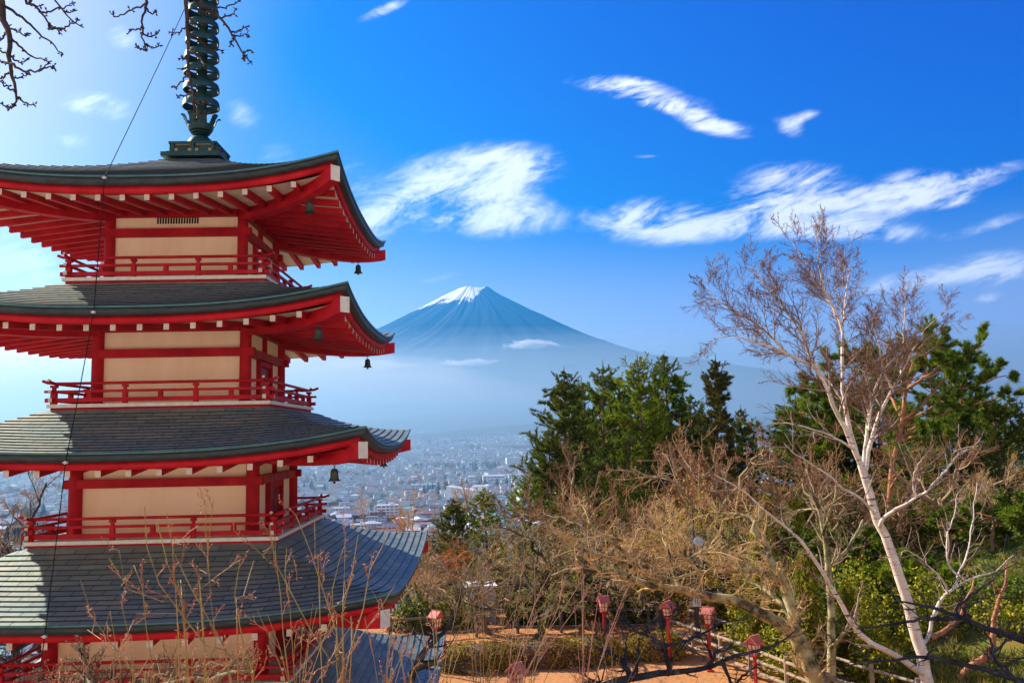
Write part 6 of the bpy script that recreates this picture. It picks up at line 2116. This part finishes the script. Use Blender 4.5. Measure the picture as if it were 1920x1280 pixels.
vis = lambda px, py: (545 < px < 1075 and 795 < py < 1010) or (-30 < px < 140 and 850 < py < 1045) or (1090 < px < 1500 and 830 < py < 990) or (1780 < px < 1940 and 820 < py < 960) or (-20 < px < 90 and 1195 < py < 1260)
y = 400.0
while y < 5300:
    step = 15 + y * 0.0035
    x = -0.63 * y
    while x < 0.62 * y:
        x += rt.uniform(.8, 1.5) * (15 + y * .002)
        px, py = px_of(x, y, float(-112 + .036 * max(0, y - 900)) if y > 300 else -100)
        if not vis(px, py): continue
        yy = y + rt.uniform(-.4, .4) * step
        dens = float(vnoise(np.array([x * .006 + 50]), np.array([yy * .004]), 5)[0])
        if rt.random() > (0.55 + .6 * (dens - .3)) or (y > 4200 and rt.random() < (y - 4200) / 1000): continue
        if any((x - bx) ** 2 + (yy - by) ** 2 < (br_ + 8) ** 2 for bx, by, br_ in BIG): continue
        sites.append((x, yy))
    y += step
ind = [s for s in sites][:284]
rest = sites[len(ind):]
LBL = {'grey': 'small grey-roofed house in the hazy valley town', 'slate-blue': 'small slate-blue-roofed house in the hazy valley town', 'red-brown': 'small red-brown-roofed house in the hazy valley town',
       'teal': 'small teal-roofed house in the hazy valley town', 'pale': 'small pale-roofed house in the hazy valley town'}
for x, y in ind:
    v = rt.choice([0, 5, 10, 0, 5, 10, 1, 6, 11, 1, 6, 2, 7, 12, 4, 9, 14, 4, 3])
    rk, me = protos[v]
    o = link('house', me)
    w = rt.uniform(8, 14)
    o.location = (x, y, float(gz(x, y)))
    o.scale = (w, w * rt.uniform(.6, .85), rt.uniform(4.6, 7.2))
    o.rotation_euler = (0, 0, rt.choice([0, math.pi / 2]) + rt.gauss(.15, .12))
    tag(o, LBL[rk], 'house', rk + '-roofed houses in the town')
mb = MB()
for x, y in rest:
    w = rt.uniform(8, 15) * (1 + max(0, y - 2500) / 9000)
    big = rt.random() < .035
    house_geo(mb, (x, y, float(gz(x, y))), w * (2.6 if big else 1), w * rt.uniform(.6, .9), rt.uniform(4.6, 7) * (1.6 if big else 1), rt.uniform(1.2, 2.6) * (.4 if big else 1), rt.choice([0, math.pi / 2]) + rt.gauss(.15, .12), rt.choice([0, 2, 2, 1, 2, 3, 4, 4]), NW + rt.choice([0, 0, 1, 0, 2, 0, 1, 1, 2, 0, 1, 3, 4]), rt.random() < .5)
tag(mb.build('distant_houses', MATS), kind='stuff')

# town trees: dark conifer clumps and rusty groves
def town_trees():
    r = rng_(77)
    V, F, MI, b = [], [], [], 0
    pts = []
    for k in range(150):
        y = 480 * math.exp(r.random() * 2.45)
        for _ in range(30):
            x = r.uniform(-.62, .62) * y
            px, py = px_of(x, y, -112 + .036 * max(0, y - 900))
            if vis(px, py): break
        n = int(r.uniform(3, 26))
        con = r.random() < .62
        sp_ = r.uniform(8, 28)
        for _ in range(n):
            pts.append((x + r.normal(0, sp_ * 1.6), y + r.normal(0, sp_), con, r.random()))
    for k in range(2600):                           # wooded belt where the town ends
        y = r.uniform(4300, 6600); x = r.uniform(-.62, .62) * y
        px, py = px_of(x, y, -112 + .036 * (min(y, 7000) - 900))
        if 530 < px < 1080 or -30 < px < 140: pts.append((x, y, r.random() < .7, r.random()))
    for x, y, con, q in pts:
        if any((x - bx) ** 2 + (y - by) ** 2 < br_ ** 2 for bx, by, br_ in BIG): continue
        z = float(gz(x, y))
        h = r.uniform(9, 19) if con else r.uniform(6, 11)
        rad = h * (r.uniform(.2, .3) if con else r.uniform(.5, .7))
        prof = [(.7, .05), (1, .2), (.72, .45), (.5, .62), (.3, .8), (.04, 1.0)] if con else [(.5, .12), (.95, .35), (1, .6), (.7, .86), (.1, 1)]
        n = 7
        ph = r.random() * 6
        for (pr_, pz) in prof:
            for j in range(n):
                a = 2 * math.pi * j / n + ph + pz
                w = rad * pr_ * (1 + r.normal(0, .22))
                V.append((x + w * math.cos(a), y + w * math.sin(a), z + h * pz + r.normal(0, .03) * h))
        for i in range(len(prof) - 1):
            for j in range(n):
                F.append((b + i * n + j, b + i * n + (j + 1) % n, b + (i + 1) * n + (j + 1) % n, b + (i + 1) * n + j))
                MI.append(0 if con else (1 if q < .5 else 2))
        b += len(prof) * n
    me = np_mesh('town_groves', V, [np.array(F)], None, mats=[M('town_conifer', (0.012, 0.028, 0.014), (0.03, 0.05, 0.025), scale=.1, rough=.9), M('town_rusty_tree', (0.20, 0.08, 0.04), (0.28, 0.13, 0.07), scale=.1, rough=.9), M('town_brown_tree', (0.10, 0.08, 0.05), (0.14, 0.11, 0.06), scale=.1, rough=.9)], midx=MI)
    tag(link('town_groves', me), kind='stuff')


town_trees()

# ------------------------------------------------------------------ air: haze, mist bank, low clouds
def volume_mat(name, color, density, g_=0.0):
    mt = bpy.data.materials.new(name)
    mt.use_nodes = True
    nt = mt.node_tree
    nt.nodes.clear()
    out = nt.nodes.new('ShaderNodeOutputMaterial')
    pv = nt.nodes.new('ShaderNodeVolumePrincipled')
    pv.inputs['Color'].default_value = (*color, 1)
    pv.inputs['Density'].default_value = density
    pv.inputs['Anisotropy'].default_value = g_
    nt.links.new(pv.outputs[0], out.inputs['Volume'])
    return mt


HAZE_D = 4.6e-5
mb = MB()
mb.box((0, 14000, 1390), (64000, 46000, 3340))
tag(mb.build('haze', volume_mat('haze', (0.04, 0.40, 1.0), HAZE_D, 0.4)), kind='stuff')


def ellipsoid(name, c, rad, mat, seed=0, bump=0.0, rz=0.0, n=(48, 28)):
    r = rng_(seed)
    a = np.linspace(0, 2 * np.pi, n[0], endpoint=False)
    b = np.linspace(-np.pi / 2, np.pi / 2, n[1])
    A, B_ = np.meshgrid(a, b, indexing='ij')
    d = np.stack([np.cos(B_) * np.cos(A), np.cos(B_) * np.sin(A), np.sin(B_)], -1)
    k = 1 + bump * (fbm(d[..., 0] * 3 + seed, d[..., 2] * 3 + d[..., 1] * 2, 4, seed) - .5) * np.cos(B_)
    P = d * k[..., None] * np.array(rad)
    idx = np.arange(n[0] * n[1]).reshape(n)
    nx = np.roll(idx, -1, 0)
    F = np.stack([idx[:, :-1], nx[:, :-1], nx[:, 1:], idx[:, 1:]], -1).reshape(-1, 4)
    o = link(name, np_mesh(name, P.reshape(-1, 3), [F], mat, smooth=True), None, c)
    o.rotation_euler = (0, 0, rz)
    return o


MISTM = volume_mat('mist', (1.0, 0.99, 0.97), 3.2e-4, 0.45)
for n, (px, py, Y, rx, ry, rz_) in enumerate(((-150, 720, 11600, 4200, 2400, 640), (250, 745, 11800, 4200, 2400, 560), (560, 735, 11400, 2600, 1700, 420), (720, 750, 11900, 2400, 1900, 340), (640, 705, 12300, 1900, 1200, 300),
                                              (850, 757, 11600, 1500, 1500, 190), (480, 690, 12400, 2300, 1100, 330), (100, 690, 12500, 3000, 1100, 420))):
    k_ = 0.74
    c = at(px, py, Y * k_)
    tag(ellipsoid('mist', (c.x, c.y, c.z), (rx * k_, ry * k_, rz_ * k_), MISTM, 3 + n, 0.7), kind='stuff')
VALM = volume_mat('valley_mist', (0.36, 0.64, 1.0), 4.2e-4, 0.4)
tag(ellipsoid('valley_mist', (-300, 4600, 20), (7000, 3900, 260), VALM, 12, 0.2), kind='stuff')

CLM = bpy.data.materials.new('cloud_puff')
CLM.use_nodes = True
G = NG(CLM.node_tree)
pb = CLM.node_tree.nodes['Principled BSDF']
pb.inputs['Base Color'].default_value = (0.95, 0.95, 0.96, 1)
pb.inputs['Roughness'].default_value = 1.0
pb.inputs['Specular IOR Level'].default_value = 0.0
tl = G.n('ShaderNodeBsdfTranslucent'); tl.inputs['Color'].default_value = (0.95, 0.95, 0.97, 1)
m1 = G.n('ShaderNodeMixShader'); m1.inputs[0].default_value = 0.5
G.l(pb.outputs[0], m1.inputs[1]); G.l(tl.outputs[0], m1.inputs[2])
tb = G.n('ShaderNodeBsdfTransparent')
m2 = G.n('ShaderNodeMixShader'); m2.inputs[0].default_value = 0.16
G.l(tb.outputs[0], m2.inputs[1]); G.l(m1.outputs[0], m2.inputs[2])
G.l(m2.outputs[0], CLM.node_tree.nodes['Material Output'].inputs['Surface'])


def cloud(px, py, Y, hw, hh, n, label, seed):
    r = rng_(seed)
    c = at(px, py, Y)
    mpp = Y / FPX
    VV, FF, b = [], [], 0
    a = np.linspace(0, 2 * np.pi, 12, endpoint=False); be = np.linspace(-np.pi / 2, np.pi / 2, 8)
    A, B_ = np.meshgrid(a, be, indexing='ij')
    d = np.stack([np.cos(B_) * np.cos(A), np.cos(B_) * np.sin(A), np.sin(B_)], -1)
    idx = np.arange(96).reshape(12, 8); nx = np.roll(idx, -1, 0)
    Q = np.stack([idx[:, :-1], nx[:, :-1], nx[:, 1:], idx[:, 1:]], -1).reshape(-1, 4)
    for k in range(n):
        u = np.clip(r.normal(0, .42), -1, 1)
        env = (1 - abs(u)) ** .6
        p = np.array([u * hw, r.normal(0, hw * .25), (r.uniform(-.3, .7)) * hh * env]) * mpp
        s = np.array([hw * r.uniform(.10, .24), hw * r.uniform(.08, .18), hh * r.uniform(.22, .42)]) * mpp * (0.45 + .6 * env)
        VV.append((d * s + p).reshape(-1, 3)); FF.append(Q + b); b += 96
    o = link('cloud', np_mesh('cloud', np.concatenate(VV), [np.concatenate(FF)], CLM, smooth=True), None, c)
    tag(o, label, 'cloud')


cloud(997, 648, 12500, 52, 13, 90, 'small white cloud in front of the right flank of the mountain', 1)
cloud(893, 683, 12500, 60, 12, 90, 'low ragged white cloud at the foot of the mountain cone', 2)
cloud(843, 681, 12500, 20, 9, 40, 'tiny white cloud puff left of the low ragged cloud', 3)
cloud(690, 690, 12500, 95, 17, 110, 'soft white cloud beside the far bell of the second roof', 4)
